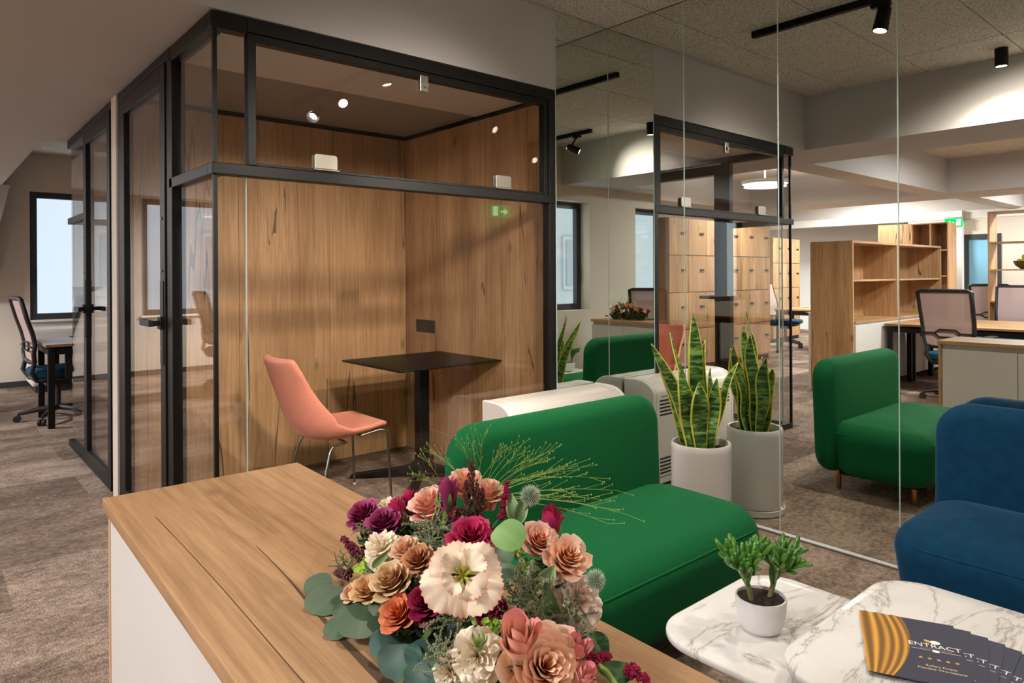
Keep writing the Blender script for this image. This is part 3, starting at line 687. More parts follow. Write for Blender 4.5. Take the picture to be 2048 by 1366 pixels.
def ell(x, y, rx, ry, a_=0): return [(x+rx*cos(q)*cos(a_)-ry*sin(q)*sin(a_), y+rx*cos(q)*sin(a_)+ry*sin(q)*cos(a_)) for q in [2*pi*i/18 for i in range(18)]]
for k in range(6):
    a = base_a - radians(5.2*k)
    ub, vb = Vector((cos(base_a), sin(base_a), 0)), Vector((-sin(base_a), cos(base_a), 0))
    t = thing('brochure', cardlab[k], 'brochure', piv + ub*(.009*k) + vb*(.008*k) + Vector((0, 0, .0016*(5-k))), a, 'fan of brochures')
    MB().box(0, CW, 0, CH, 0, .0012).build('cover', NAVY, t)
    def ced(v): return .050 + .060*sin(pi*.62*v**.9) - .012*v**3
    def cfold(u, v):
        w = .5+.5*sin(2*pi*(4.6*u**1.15+.35*v)+.8*sin(3*v+5*u)); w = w**1.5*(.65+.35*sin(9*u+2)**2)
        return lerp3((116, 78, 22), (226, 164, 58), w)
    MB().grid(44, 14, lambda u, v: (ced(v)*u, CH*v, .00135), col=cfold).build('curtain_print', CURTAIN, t)
    zz = .0013; cx = .152
    font('ENTRACT', .0245, PAPERW, t, cx, .163, zz)
    font('BUSINESS  SPACES', .0082, TANP, t, cx, .1535, zz)
    MB().box(cx-.050, cx-.011, .1478, .1488, .0012, .0014).build('rule', PAPERW, t); MB().box(cx+.011, cx+.050, .1478, .1488, .0012, .0014).build('rule', PAPERW, t)
    e = MB(); e.prism(ell(cx+.004, .190, .011, .0085, .1), .0012, .0014).prism(ell(cx, .1475, .008, .0055), .0012, .0014)
    e.build('mask_emblem', PAPERW, t)
    MB().prism(ell(cx-.011, .192, .009, .0055, -.5), .0012, .00136).build('gold_emblem', GOLDP, t)
    s5 = MB()
    for q in range(5):
        X = cx-.036+.018*q; pl_ = []
        for i in range(10): r_ = .0058 if i % 2 == 0 else .0024; pl_.append((X+r_*cos(pi/2+pi*i/5), .108+r_*sin(pi/2+pi*i/5)))
        s5.prism(pl_, .0012, .0014)
    s5.build('star', GOLDP, t)
    font("Sofia's Finest", .0118, newc, t, cx, .072, zz)
    font('Flexible Workspace', .0118, newc, t, cx, .058, zz)

# ------------------------------------------------------------------ fan coil unit
f0 = thing('fan_coil_unit', 'white floor standing fan coil unit behind the green armchair', 'air conditioner', (-.13, -.012, 0))
Wf, Df, Hf = .90, .235, .655
side = [(0, .02), (0, Hf), (-.10, Hf)] + [(-.10-(Df-.10)*sin(pi/2*k/9)**1.0, Hf-.085*(1-cos(pi/2*k/9))) for k in range(1, 10)] + [(-Df, .02)]
MB().prism(side, -Wf+.03, -.03, 'x').build('casing', FCUW, f0, 30, bevel=.003)
for a_, b_ in ((-Wf, -Wf+.029), (-.029, 0)):
    MB().prism([(y*1.015, z) for y, z in side[:1]] + [(y, z+.004 if z > .3 else z) for y, z in side[1:]], a_, b_, 'x').build('end_cap', FCUW, f0, 30, bevel=.006)
def arc(k): return (-.10-(Df-.10)*sin(pi/2*k/9), Hf-.085*(1-cos(pi/2*k/9)))
lid = MB(); top = [(-.035, Hf+.002), (-.10, Hf+.002)] + [(arc(k)[0], arc(k)[1]+.002) for k in (1, 2, 3, 4)]
lid.prism(top + [(y, z-.01) for y, z in reversed(top)], -Wf+.09, -.09, 'x').build('lid', FCUW, f0, 30, bevel=.002)
MB().prism(top + [(y, z-.01) for y, z in reversed(top)], -.086, -.04, 'x').build('control_flap', FCUG, f0, 30)
g = MB(); g2 = MB()
for k in range(5):
    z = .535-.022*k
    for a_, b_ in ((-Wf+.06, -Wf/2-.02), (-Wf/2+.02, -.06)): g.box(a_, b_, -Df-.0015, -Df+.002, z-.006, z+.004)
    z = .175-.022*k
    for a_, b_ in ((-Wf+.06, -.06),): g2.box(a_, b_, -Df-.0015, -Df+.002, z-.006, z+.004)
g.build('upper_grille', DARKSLOT, f0); g2.build('lower_grille', DARKSLOT, f0)
MB().box(-Wf/2-.0012, -Wf/2+.0012, -Df-.001, -Df+.001, .20, .50).build('panel_joint', DARKSLOT, f0)
MB().box(-Wf+.03, -.03, -Df-.001, -Df+.001, .060, .064).build('panel_joint', DARKSLOT, f0)
MB().box(-.15, -.095, -Df-.001, -Df+.001, .556, .560).box(-.088, -.082, -Df-.001, -Df+.001, .553, .563).build('badge', DARKSLOT, f0)

# ------------------------------------------------------------------ snake plant
px_, py_ = -.264, -.842
pl = thing('potted_snake_plant', 'tall variegated snake plant in a white ribbed pot by the mirror', 'plant', (px_, py_, 0))
MB().lathe([(0, .0), (.150, .0), (.158, .006), (.158, .034), (.152, .036), (.142, .022), (0, .022)], n=48).build('saucer', CERAM, pl, 40)
MB().lathe([(0, .024), (.118, .024), (.138, .034), (.1455, .06), (.1485, .14), (.150, .43), (.1495, .458), (.144, .466), (.135, .464), (.131, .44), (.131, .42)], n=56).build('pot', CERAM, pl, 40)
MB().grid(28, 4, lambda u, v: (.132*v*cos(2*pi*u), .132*v*sin(2*pi*u), .424+.008*random.random())).build('soil', SOIL, pl, 180)
def snake_leaf(bx, by, h, w, lx, ly, yaw, twist, curl=0.0):
    def P(u, v):
        s_ = (u-.5)*2
        ww = 1.28*w*(.50+.50*min(1, v/.45)**.8)*(1 if v < .62 else max(0, 1-((v-.62)/.38)**2.0))
        a = yaw + twist*v
        fold = .22*w*(s_*s_)
        x = s_*ww*cos(a) - fold*sin(a)*1.0; y = s_*ww*sin(a) + fold*cos(a)
        wob = .010*sin(v*9+yaw*3)
        return (bx + lx*v**1.6 + wob*cos(yaw+1.5) + x, by + ly*v**1.6 + wob*sin(yaw+1.5) + y, .42 + h*v - curl*v**3)
    m = MB().grid(8, 26, P, col=lambda u, v: (abs(u-.5)*2, v, 0, 1))
    o = m.build('leaf', SNAKE, pl, 180)
    sm = o.modifiers.new('thick', 'SOLIDIFY'); sm.thickness = .004; sm.offset = 0
# offsets: right vector of the picture = (.756,-.654), away = (.654,.756)
def RA(r, a): return (.756*r+.654*a, -.654*r+.756*a)
LV = [(-.01, .01, .70, .034, -.015, .02, .1), (-.04, .02, .60, .034, -.10, .0, .6), (-.06, -.02, .55, .028, -.20, -.02, -.3), (.03, .0, .56, .030, .005, .03, .9),
      (-.06, -.05, .42, .036, -.06, -.03, .2), (-.02, -.07, .36, .038, -.01, -.03, .05), (.03, -.05, .38, .032, .03, -.03, -.5), (.065, -.02, .45, .030, .12, .0, 1.0),
      (.05, .05, .40, .028, .04, .06, .4), (-.07, .05, .46, .032, -.13, .05, -.5), (.02, .06, .50, .028, .05, .06, .7)]
for r_, a_, h, w, lr, la, tw in LV:
    bx, by = RA(r_, a_); lx, ly = RA(lr, la); snake_leaf(bx, by, h, w, lx, ly, math.atan2(-.654, .756)+tw, tw*1.1)

# ------------------------------------------------------------------ booth table and coral chair
bt = thing('booth_table', 'square black table on a column with four splayed feet inside the booth', 'table', (-.80, .91, 0))
tm = MB(); tm.cushion(.775, .715, .013, .012, .0045, (0, 0, .7635), 0, 3, 2); tm.build('table_top', BLACK, bt, 40)
MB().box(-.25, .25, -.03, .03, .745, .757).box(-.03, .03, -.25, .25, .745, .757).build('top_bracket', BLACK, bt)
MB().box(-.036, .036, -.036, .036, .06, .745).build('column', BLACK, bt, bevel=.006)
for k in range(4):
    a = pi/4+pi/2*k+.06; R_ = rot('Z', a)
    prof = [(.02, .04), (.02, .15), (.045, .115), (.085, .088), (.16, .07), (.46, .028), (.47, .012), (.47, 0), (.43, 0)]
    m = MB().prism(prof, -.022, .022, 'y'); m2 = MB().merge(m, R_)
    m2.build('foot', BLACK, bt, bevel=.004)

ch = thing('shell_chair', 'coral upholstered shell chair on thin steel legs inside the booth', 'chair', (-1.47, .86, 0), 0)
prof = [(.275, .462), (.24, .472), (.14, .452), (.02, .428), (-.08, .428), (-.15, .455), (-.195, .515), (-.225, .60), (-.255, .69), (-.285, .78), (-.305, .845), (-.312, .872)]
hw = [.185, .205, .235, .255, .265, .268, .262, .248, .230, .212, .198, .178]
lift = [.0, .006, .02, .045, .085, .12, .115, .085, .06, .042, .03, .02]
def chairpt(i, s_):
    x, z = prof[i]; j, k = max(i-1, 0), min(i+1, len(prof)-1)
    tx, tz = prof[k][0]-prof[j][0], prof[k][1]-prof[j][1]; l = sqrt(tx*tx+tz*tz); nx, nz = tz/l, -tx/l   # inner normal
    if nx < 0 and nz < 0: nx, nz = -nx, -nz
    b = lift[i]*abs(s_)**2.4
    return Vector((x+nx*b, s_*hw[i]*(1-.10*abs(s_)**4*(lift[i] > .05)), z+nz*b)), Vector((nx, 0, nz))
m = MB(); NS = 16; NP = len(prof)
import itertools
def inter(i_f):
    i = int(min(i_f, NP-2)); f = i_f-i; return i, f
rows = 34; top_, bot_ = [], []
for r_ in range(rows+1):
    i, f = inter(r_/rows*(NP-1)); A, B = [], []
    for k in range(NS+1):
        s_ = -1+2*k/NS
        p0, n0 = chairpt(i, s_); p1, n1 = chairpt(i+1, s_); p = p0.lerp(p1, f); nn = n0.lerp(n1, f).normalized()
        th = .046*(1-.45*abs(s_)**4)*(.6 if r_ in (0, rows) else 1)
        A.append(p); B.append(p-nn*th-Vector((0, 0, 0)))
    top_.append(A); bot_.append(B)
vs = [p for A in top_ for p in A] + [p for B in bot_ for p in B]; fs = []; n1_ = NS+1; off = (rows+1)*n1_
for r_ in range(rows):
    for k in range(NS):
        a = r_*n1_+k; fs.append((a, a+1, a+n1_+1, a+n1_)); fs.append((off+a, off+a+n1_, off+a+n1_+1, off+a+1))
for r_ in range(rows):
    a = r_*n1_; fs.append((a, a+n1_, off+a+n1_, off+a)); a += NS; fs.append((a, off+a, off+a+n1_, a+n1_))
for k in range(NS):
    a = k; fs.append((a, off+a, off+a+1, a+1)); a = rows*n1_+k; fs.append((a, a+1, off+a+1, off+a))
o = MB().add(vs, fs).build('shell', CORALF, ch, 180)
sb = o.modifiers.new('round', 'SUBSURF'); sb.levels = 1; sb.render_levels = 1
for sx, sy in ((1, 1), (1, -1), (-1, 1), (-1, -1)):
    if sx > 0: pts = [(.10, sy*.19, .408), (.215, sy*.205, .428), (.245, sy*.213, .420), (.256, sy*.216, .395), (.275, sy*.225, 0.006)]
    else: pts = [(.02, sy*.17, .378), (-.055, sy*.18, .374), (-.085, sy*.19, .362), (-.098, sy*.197, .335), (-.190, sy*.235, .006)]
    q = []
    for a, b in zip(pts, pts[1:]): q += [Vector(a).lerp(Vector(b), t_) for t_ in (0, .5)]
    q.append(Vector(pts[-1])); l = MB().tube(q, .0075, 10).build('leg', STEEL, ch, 60)
    MB().tube([(pts[-1][0], pts[-1][1], 0), (pts[-1][0], pts[-1][1], .012)], .010, 10).build('glide', FCUG, l, 60)
MB().tube([(.10, -.19, .408), (.10, .19, .408)], .007, 8).tube([(.02, -.17, .378), (.02, .17, .378)], .007, 8).build('seat_rail', STEEL, ch, 60)

so = thing('wall_socket', 'black triple socket plate on the oak wall above the booth table', 'socket', (-.421, 1.425, .943), -pi/2)
MB().box(-.122, .122, -.008, 0, -.046, .046).build('plate', BLACKP, so, bevel=.003)
for k in range(3):
    MB().tube([((k-1)*.072, -.0095, 0), ((k-1)*.072, -.004, 0)], .022, 20).build('outlet', DARKSLOT, so, 50)

# ------------------------------------------------------------------ office chairs and desks
def task_chair(label, loc, rz):
    t = thing('task_chair', label, 'office chair', loc, rz, 'mesh backed task chairs')
    fr_ = Matrix.Translation((0, 0, .455))
    MB().cushion(.49, .49, .075, .12, .03, (.02, 0, .455), .008, 6, 4).build('seat', TEALF, t, 180)
    MB().cushion(.42, .40, .035, .08, .012, (.0, 0, .400), 0, 4, 2).box(-.10, .10, -.07, .07, .33, .395).build('seat_mechanism', BLACKP, t, 50)
    prof_ = [(-.215, .56), (-.225, .64), (-.215, .72), (-.235, .82), (-.275, .95), (-.320, 1.125)]
    hwid = [.205, .225, .235, .240, .243, .245]
    loop = [(x, -w, z) for (x, z), w in zip(prof_, hwid)] + [(prof_[-1][0]-.004, q*hwid[-1], 1.135) for q in (-.85, 0, .85)] + [(x, w, z) for (x, z), w in reversed(list(zip(prof_, hwid)))] + [(prof_[0][0], 0, .548)]
    MB().tube(loop, .019, 8, closed=True).build('back_frame', BLACKP, t, 60)
    def mp(u, v):
        i, f = min(int(v*5), 4), v*5-min(int(v*5), 4)
        x = prof_[i][0]*(1-f)+prof_[i+1][0]*f; z = prof_[i][1]*(1-f)+prof_[i+1][1]*f; w = hwid[i]*(1-f)+hwid[i+1]*f
        return (x+.006, (u-.5)*2*w, z)
    MB().grid(6, 10, mp).build('back_mesh', MESHF, t, 180)
    lum = [(-.24, y, z) for y, z in ((-.23, .70), (-.12, .70), (-.075, .735), (.075, .735), (.12, .70), (.23, .70))]
    lum2 = [(-.24, y, z) for y, z in ((-.12, .70), (-.075, .66), (.075, .66), (.12, .70))]
    MB().tube(lum, .010, 6).tube(lum2, .010, 6).build('lumbar_support', BLACKP, t, 60)
    for sy in (-1, 1):
        MB().tube([(-.21, sy*.19, .58), (-.235, sy*.20, .47), (-.19, sy*.16, .39), (-.08, sy*.08, .375)], .020, 8).build('back_arm', BLACKP, t, 60)
        a = MB().box(-.07, .17, sy*.285-.04, sy*.285+.04, .645, .672).build('armrest', BLACKP, t, bevel=.008)
        MB().box(.0, .07, sy*.285-.012, sy*.285+.012, .42, .645).box(.01, .06, min(sy*.18, sy*.29), max(sy*.18, sy*.29), .405, .425).build('arm_post', BLACKP, a, bevel=.004)
    MB().tube([(0, 0, .10), (0, 0, .34)], .026, 14).build('gas_lift', BLACKP, t, 60)
    for k in range(5):
        a = 2*pi*k/5+.35; c, s_ = cos(a), sin(a)
        l = MB().tube([(0, 0, .115), (.14*c, .14*s_, .105), (.30*c, .30*s_, .075)], .024, 8, taper=[1.2, 1, .65]).build('base_leg', BLACKP, t, 60)
        m = MB(); ax = Vector((-s_, c, 0)); p = Vector((.31*c, .31*s_, .030))
        for q in (-1, 1): m.tube([p+ax*(q*.008), p+ax*(q*.026)], .030, 14)
        m.tube([(.305*c, .305*s_, .03), (.30*c, .30*s_, .08)], .008, 6)
        m.build('caster', BLACKP, l, 50)
    return t
tc0 = task_chair('pink mesh task chair at the desk end by the window, left of the booths', (-2.30, 4.76, 0), radians(4))
dup(tc0, (-4.22, 5.45, 0), pi, 'task chair at the window desk mirrored in the side glass of the booth')
dup(tc0, (-4.85, -.50, 0), pi+radians(3), 'task chair seen from behind in the mirror, tucked at the double desk')
dup(tc0, (-6.98, -.52, 0), radians(-4), 'task chair on the far side of the double desk, facing the mirror')
dup(tc0, (-8.75, .15, 0), radians(175), 'task chair at the next desk row, left of the fruit bowl shelf')
dup(tc0, (-9.1, -.75, 0), radians(5), 'task chair at the next desk row, in front of the fruit bowl shelf')
dup(tc0, (-8.5, 3.25, 0), radians(-100), 'task chair at the desk in front of the far lockers')
dup(tc0, (-3.74, -2.52, 0), pi+radians(28), 'task chair behind the storage counter, beside the window wall')

def desk(label, x0, x1, y0, y1, flaps=True):
    t = thing('desk', label, 'desk', ((x0+x1)/2, (y0+y1)/2, 0), 0, 'oak office desks on black frames')
    w, d = (x1-x0)/2, (y1-y0)/2
    ax = OAKX if w > d else OAKY
    MB().box(-w, w, -d, d, .712, .735).build('desk_top', ax, t, bevel=.002)
    MB().box(-w+.05, w-.05, -d+.06, -d+.10, .64, .69).box(-w+.05, w-.05, d-.10, d-.06, .64, .69).build('frame_rail', BLACK, t)
    for sx in (-1, 1):
        for sy in (-1, 1):
            MB().box(sx*(w-.045)-.025, sx*(w-.045)+.025, sy*(d-.05)-.025, sy*(d-.05)+.025, 0, .69).build('leg', BLACK, t, bevel=.003)
        MB().box(sx*(w-.045)-.02, sx*(w-.045)+.02, -d+.05, d-.05, .64, .688).build('end_rail', BLACK, t)
    if flaps: MB().box(-.10, .10, d*.45, d*.45+.06, .735, .7365).build('cable_flap', BLACK, t)
    return t
desk('dark edged desk under the window, left of the booths', -2.45, -.95, 4.26, 5.00)
desk('window desk reflected in the booth side glass', -5.75, -4.15, 5.05, 5.85)
desk('near half of the double desk behind the mesh chair in the mirror', -5.84, -5.15, -1.30, .32)
desk('far half of the double desk in the mirror', -6.55, -5.86, -1.30, .32)
desk('desk beside the double desk, toward the courtyard wall', -5.84, -5.15, -2.90, -1.32)
desk('desk in front of the far lockers', -9.0, -7.45, 2.15, 2.90)
desk('desk row in front of the fruit bowl shelf', -8.55, -7.85, -1.6, .30) if False else None
pc = thing('pedestal_cabinet', 'white cabinet with dark handles under the window desk beyond the booths', 'cabinet', (-1.55, 6.9, 0))
MB().box(-.75, .75, -.3, .3, .08, .72).build('body', WHITEL, pc)
for k in range(3):
    dr = MB().box(-.74+.495*k, -.255+.495*k, -.318, -.301, .10, .70).build('door', WHITEL, pc, bevel=.002)
    MB().box(-.40+.495*k, -.34+.495*k, -.325, -.318, .60, .63).build('lock', CHROME, dr)
MB().box(-.72, .72, -.28, .28, 0, .08).build('plinth', DARKSLOT, pc)

# ------------------------------------------------------------------ lockers, shelving
def lockers(label, x0, y, cols, w, dx, rz=0, H=2.07):
    t = thing('locker_cabinet', label, 'locker', (x0, y, 0), rz, 'oak fronted lockers')
    L_ = cols*w
    MB().box(-L_, 0, .020, .46, .07, H).build('body', OAKZ, t)
    MB().box(-L_+.01, -.01, .03, .45, 0, .07).build('plinth', BLACK, t)
    MB().box(-L_+.004, -.004, .0192, .0205, .072, H-.003).build('carcass_face', DARKSLOT, t)
    hh = (H-.075)/4
    for i in range(cols):
        for j in range(4):
            d = MB().box(-w*(i+1)+.004, -w*i-.004, 0, .019, .073+hh*j+.005, .073+hh*(j+1)-.005).build('door', OAKZ, t)
            MB().box(-w*i-.36, -w*i-.27, -.012, 0, .073+hh*(j+1)-.215, .073+hh*(j+1)-.185).build('lock', BLACKP, d)
    return t
lockers('tall oak lockers with six columns of doors, seen through the mirrored booth', -4.18, 2.60, 6, .433, 0)
lockers('narrower oak lockers at the far end, behind the far desk', -8.95, 3.72, 3, .45, 0, radians(-6), 2.0)

su = thing('shelving_unit', 'oak room divider shelving with a solid end panel, behind the mirrored green armchair', 'shelf', (-4.42, .36, 0))
MB().box(-.025, 0, 0, .47, 0, 1.675).build('side_panel', OAKZ, su, bevel=.001)
MB().box(-1.275, -1.25, 0, .40, .79, 1.65).box(-1.30, -1.276, 0, .40, .79, 1.65).build('divider', OAKZ, su)
MB().box(-2.78, -2.755, 0, .40, 0, 1.65).build('side_panel', OAKZ, su)
MB().box(-2.78, -.0255, 0, .44, 1.650, 1.675).build('top_panel', OAKX, su, bevel=.001)
for a_, b_ in ((-1.249, -.026), (-2.754, -1.301)):
    MB().box(a_, b_, .01, .40, 1.225, 1.245).build('shelf', OAKX, su, bevel=.001)
MB().box(-2.755, -.026, -.02, .44, .765, .788).build('base_top', OAKX, su, bevel=.001)
MB().box(-1.25, -.16, .40, .415, .79, 1.65).build('back_panel', OAKZ, su)
MB().box(-2.755, -1.30, .40, .415, .79, 1.65).build('back_panel', OAKZ, su)
MB().box(-2.75, -.03, .0, .40, .06, .764).build('base_body', WHITEL, su)
for k in range(4): MB().box(-.03-.68*(k+1)+.002, -.03-.68*k-.002, -.018, -.001, .065, .745).build('door', WHITEL, su, bevel=.002)
MB().box(-2.78, 0, .471, .495, 0, .86).build('rear_screen', WHITEL, su)

fs_ = thing('tall_shelf', 'tall oak cabinet and open shelves left of the exit sign column', 'shelf', (-9.5, 1.50, 0))
MB().box(-.42, 0, .0, .55, .0, 2.15).build('cabinet', OAKZ, fs_)
MB().box(-.42, -.40, -.52, 0, 0, 2.15).build('back_panel', OAKZ, fs_)
for z in (.06, .75, 1.25, 1.68, 2.13): MB().box(-.40, 0, -.52, 0, z, z+.02).build('shelf', OAKY, fs_)
MB().box(-.40, 0, -.54, -.52, 0, 2.15).box(-.40, 0, -.28, -.262, 1.27, 2.13).build('side_panel', OAKZ, fs_)
os_ = thing('open_shelf', 'open oak shelf unit holding the fruit bowl, at the far end', 'shelf', (-8.0, .03, 0))
for y in (0, -.95, -1.9): MB().box(-.36, 0, y-.022, y, 0, 2.16).build('upright', OAKZ, os_)
for z in (.10, .90, 1.34, 1.72, 2.14):
    MB().box(-.36, 0, -.949, -.023, z, z+.02).build('shelf', OAKY, os_); MB().box(-.36, 0, -1.899, -.973, z, z+.02).build('shelf', OAKY, os_)
MB().box(-.36, -.345, -.949, -.60, 1.36, 2.13).build('back_panel', OAKZ, os_)
MB().box(-.36, -.345, -.949, -.023, .12, .89).build('back_panel', OAKZ, os_)
fb = thing('fruit_bowl', 'dark bowl of yellow green fruit on the far open shelf', 'bowl', (-8.16, -.36, 1.361))
MB().lathe([(0, 0), (.05, 0), (.06, .012), (.11, .05), (.135, .11), (.132, .112), (.105, .055), (.05, .018), (0, .016)]).build('bowl', plain('bronze_bowl', srgb(96, 84, 40), .35, .4), fb, 60)
frl = ['yellow green fruit at the front of the dark bowl', 'yellow green fruit at the back of the dark bowl', 'yellow green fruit on the left of the dark bowl', 'yellow green fruit on the right of the dark bowl', 'topmost fruit of the dark bowl']
FR = plain('lime_fruit', srgb(176, 168, 40), .4, var=.15)
for k, (x, y, z) in enumerate(((.058, 0, .105), (-.058, .0, .105), (0, .058, .105), (0, -.058, .105), (0, .0, .165))):
    a = thing('fruit', frl[k], 'fruit', (-8.16+x, -.36+y, 1.361+z), k*pi/2, 'fruit in the bowl')
    MB().lathe([(.001, -.040), (.018, -.036), (.033, -.020), (.038, 0), (.034, .020), (.018, .033), (.006, .029), (.001, .026)], n=16).build('flesh', FR, a, 60)
    MB().tube([(0, 0, .026), (.003, 0, .042)], .002, 6).build('stalk', SOIL, a)
MB().box(-10.75, -10.5, 1.05, 1.30, 0, SOF).build('column', WHITEP, None, kind='structure', label='white column carrying the exit sign')
gp = struct('partition_glazed')
MB().box(-10.66, -10.61, -2.9, .50, 0, 2.26).build('wall_panel', GREIGE, gp)
MB().box(-10.66, -10.60, .50, .56, 0, 1.98).box(-10.66, -10.60, .98, 1.049, 0, 1.98).box(-10.66, -10.60, .56, .98, 1.90, 1.98).build('frame', ANTH, gp)
MB().box(-10.64, -10.63, .56, .98, 0, 1.90).build('glass_pane', plain('blue_film_glass', srgb(120, 170, 196), .25, var=.1, vscale=3), gp)
MB().box(-10.66, -10.61, .50, 1.049, 1.98, 2.26).build('wall_panel', GREIGE, gp)
MB().box(-10.66, -10.62, 1.301, 1.95, 0, 2.26).build('wall_panel', GREIGE, gp)
def exit_sign(label, loc, rz):
    t = thing('exit_sign', label, 'exit sign', loc, rz, 'green exit signs')
    MB().box(-.012, .006, -.15, .15, .075, .10).build('housing', CHROME, t)
    MB().box(-.003, .003, -.14, .14, -.07, .075).build('panel', EXITG, t)
    m = MB()
    for X0, X1 in ((.003, .0045), (-.0045, -.003)):
        m.box(X0, X1, -.115, -.045, -.05, .055)
        m.prism([(-.005, -.012), (.05, -.012), (.05, -.04), (.10, .0), (.05, .04), (.05, .012), (-.005, .012)], X0, X1, 'x')
    m.build('pictogram', EXITW, t)
    return t
exit_sign('green exit sign on the white column at the far end', (-10.47, 1.17, 2.19), 0)
exit_sign('green exit sign reflected in the front glass of the booth', (-1.60, -2.90, 2.02), pi/2)

# ------------------------------------------------------------------ lights as fixtures
def track(label, x, y0, y1, heads):
    t = thing('track_rail', label, 'track light', (x, y1, 2.82), 0, 'ceiling light tracks')
    MB().box(-.018, .018, y0-y1, 0, .0, .041).build('rail', BLACK, t, bevel=.002)
    MB().box(-.006, .006, y0-y1+.02, -.02, -.001, .002).build('rail_slot', DARKSLOT, t)
    for k, (p, tgt, w_, d_) in enumerate(heads):
        h = thing('track_spotlight', label.replace('long black light track', 'black spotlight on the track').replace('short black light track', 'black spotlight on the short track') + ((', nearest the booth', ', the middle one of three', ', nearest the courtyard wall') if len(heads) == 3 else (', nearest the courtyard wall', ', nearest the booth'))[k], 'spotlight', p, 0, 'black track spotlights')
        d = (Vector(tgt)-Vector(p)).normalized(); M = d.to_track_quat('-Z', 'Y').to_matrix().to_4x4()
        m = MB().merge(MB().lathe([(.0, .155), (.025, .15), (.036, .13), (.040, .02), (.040, .004), (.035, .004), (.034, .02), (0, .024)], n=28), M)
        b_ = m.build('head', BLACK, h, 50)
        MB().merge(MB().lathe([(0, .007), (.024, .007), (.034, .015)], n=24), M).build('lens', LAMP, b_)
        q = M @ Vector((0, 0, .11))
        MB().tube([(q.x, q.y, q.z), (q.x*.5, q.y*.5+.0, .135), (0, q.y*.5, 2.80-p[2])], .010, 8).box(-.017, .017, q.y*.5-.05, q.y*.5+.05, 2.797-p[2], 2.8185-p[2]).build('bracket', BLACK, h, 50)
track('long black light track in front of the mirror wall', -.76, -2.95, -.56, SPOTS1)
track('short black light track over the storage counter', -2.12, -2.97, -2.08, SPOTS_ADDED)  # added track, out of view, for the extra heads
dl = thing('downlight', 'black cylinder downlight near the edge of the ceiling recess', 'ceiling light', DOWN)
MB().lathe([(0, .03), (.031, .03), (.033, .003), (.0395, .0), (.040, .004), (.040, .126), (0, .127)], n=28).build('cylinder', BLACK, dl, 50)
MB().lathe([(0, .006), (.032, .006)], n=24).build('lens', LAMP, dl)
rl = ['round ceiling light beyond the mirrored booth', 'added round ceiling light over the double desk', 'added round ceiling light over the far lockers', 'added round ceiling light at the fruit bowl shelf', 'added round ceiling light over the window desks', 'added round ceiling light near the far windows']  # all after the first are added to light the far office
for k, p in enumerate(ROUND):
    t = thing('round_light', rl[k], 'ceiling light', (p[0], p[1], p[2]), 0, 'round ceiling lights')
    MB().lathe([(.30, .0), (.31, .005), (.31, .045), (0, .046)], n=40).build('rim', WHITEP, t, 40)
    MB().lathe([(0, -.001), (.30, -.001)], n=40).build('diffuser', DISC, t)
    if SOF+.1 < 2.86 and p[2] < 2.84 and p[2] > 2.45: MB().tube([(0, 0, .046), (0, 0, 2.86-p[2])], .012, 8).build('stem', WHITEP, t)


FLW = [ ('rose', -2.781, -2.024, 0.895, 0.0266, 'beige'),
 ('rose', -2.755, -2.051, 0.925, 0.0195, 'tan'),
 ('rose', -2.787, -1.967, 0.865, 0.0211, 'tanlight'),
 ('rose', -2.79, -1.924, 0.845, 0.015, 'apricot'),
 ('rose', -2.791, -2.06, 0.865, 0.0243, 'orange'),
 ('rose', -2.769, -2.094, 0.885, 0.0234, 'crimson'),
 ('rose', -2.712, -2.15, 0.875, 0.0212, 'crimson'),
 ('rose', -2.698, -2.099, 0.955, 0.0279, 'magenta'),
 ('rose', -2.628, -2.219, 0.945, 0.0266, 'peach'),
 ('rose', -2.644, -2.181, 0.96, 0.0231, 'peachpink'),
 ('carnation', -2.63, -2.237, 0.895, 0.0288, 'blush'),
 ('carnation', -2.63, -2.212, 0.905, 0.0174, 'blush'),
 ('rose', -2.712, -1.813, 0.915, 0.0255, 'purple'),
 ('rose', -2.711, -1.88, 0.92, 0.0244, 'purple'),
 ('bud', -2.68, -1.874, 0.935, 0.0175, 'magenta'),
 ('bud', -2.654, -1.873, 0.945, 0.016, 'magenta'),
 ('rose', -2.653, -1.931, 0.95, 0.0309, 'salmon'),
 ('bud', -2.652, -1.978, 0.985, 0.0189, 'purple'),
 ('rose', -2.604, -1.957, 0.98, 0.0263, 'peachpink'),
 ('rose', -2.598, -2.011, 0.975, 0.0254, 'salmon'),
 ('bud', -2.578, -2.136, 0.965, 0.0184, 'magenta'),
 ('carnation', -2.753, -1.95, 0.91, 0.0256, 'cream'),
 ('rose', -2.748, -2.006, 0.925, 0.0182, 'apricot'),
 ('tulip', -2.756, -2.269, 0.905, 0.0266, 'pink'),
 ('rose', -2.733, -2.282, 0.865, 0.0419, 'peach'),
 ('carnation', -2.78, -2.217, 0.87, 0.0273, 'cream'),
 ('bud', -2.693, -2.3, 0.88, 0.0165, 'pink'),
 ('bud', -2.708, -2.323, 0.865, 0.0148, 'pink'),
 ('carnation', -2.803, -2.192, 0.85, 0.0179, 'cream'),
 ('carnation', -2.665, -1.818, 0.915, 0.0209, 'cream') ]
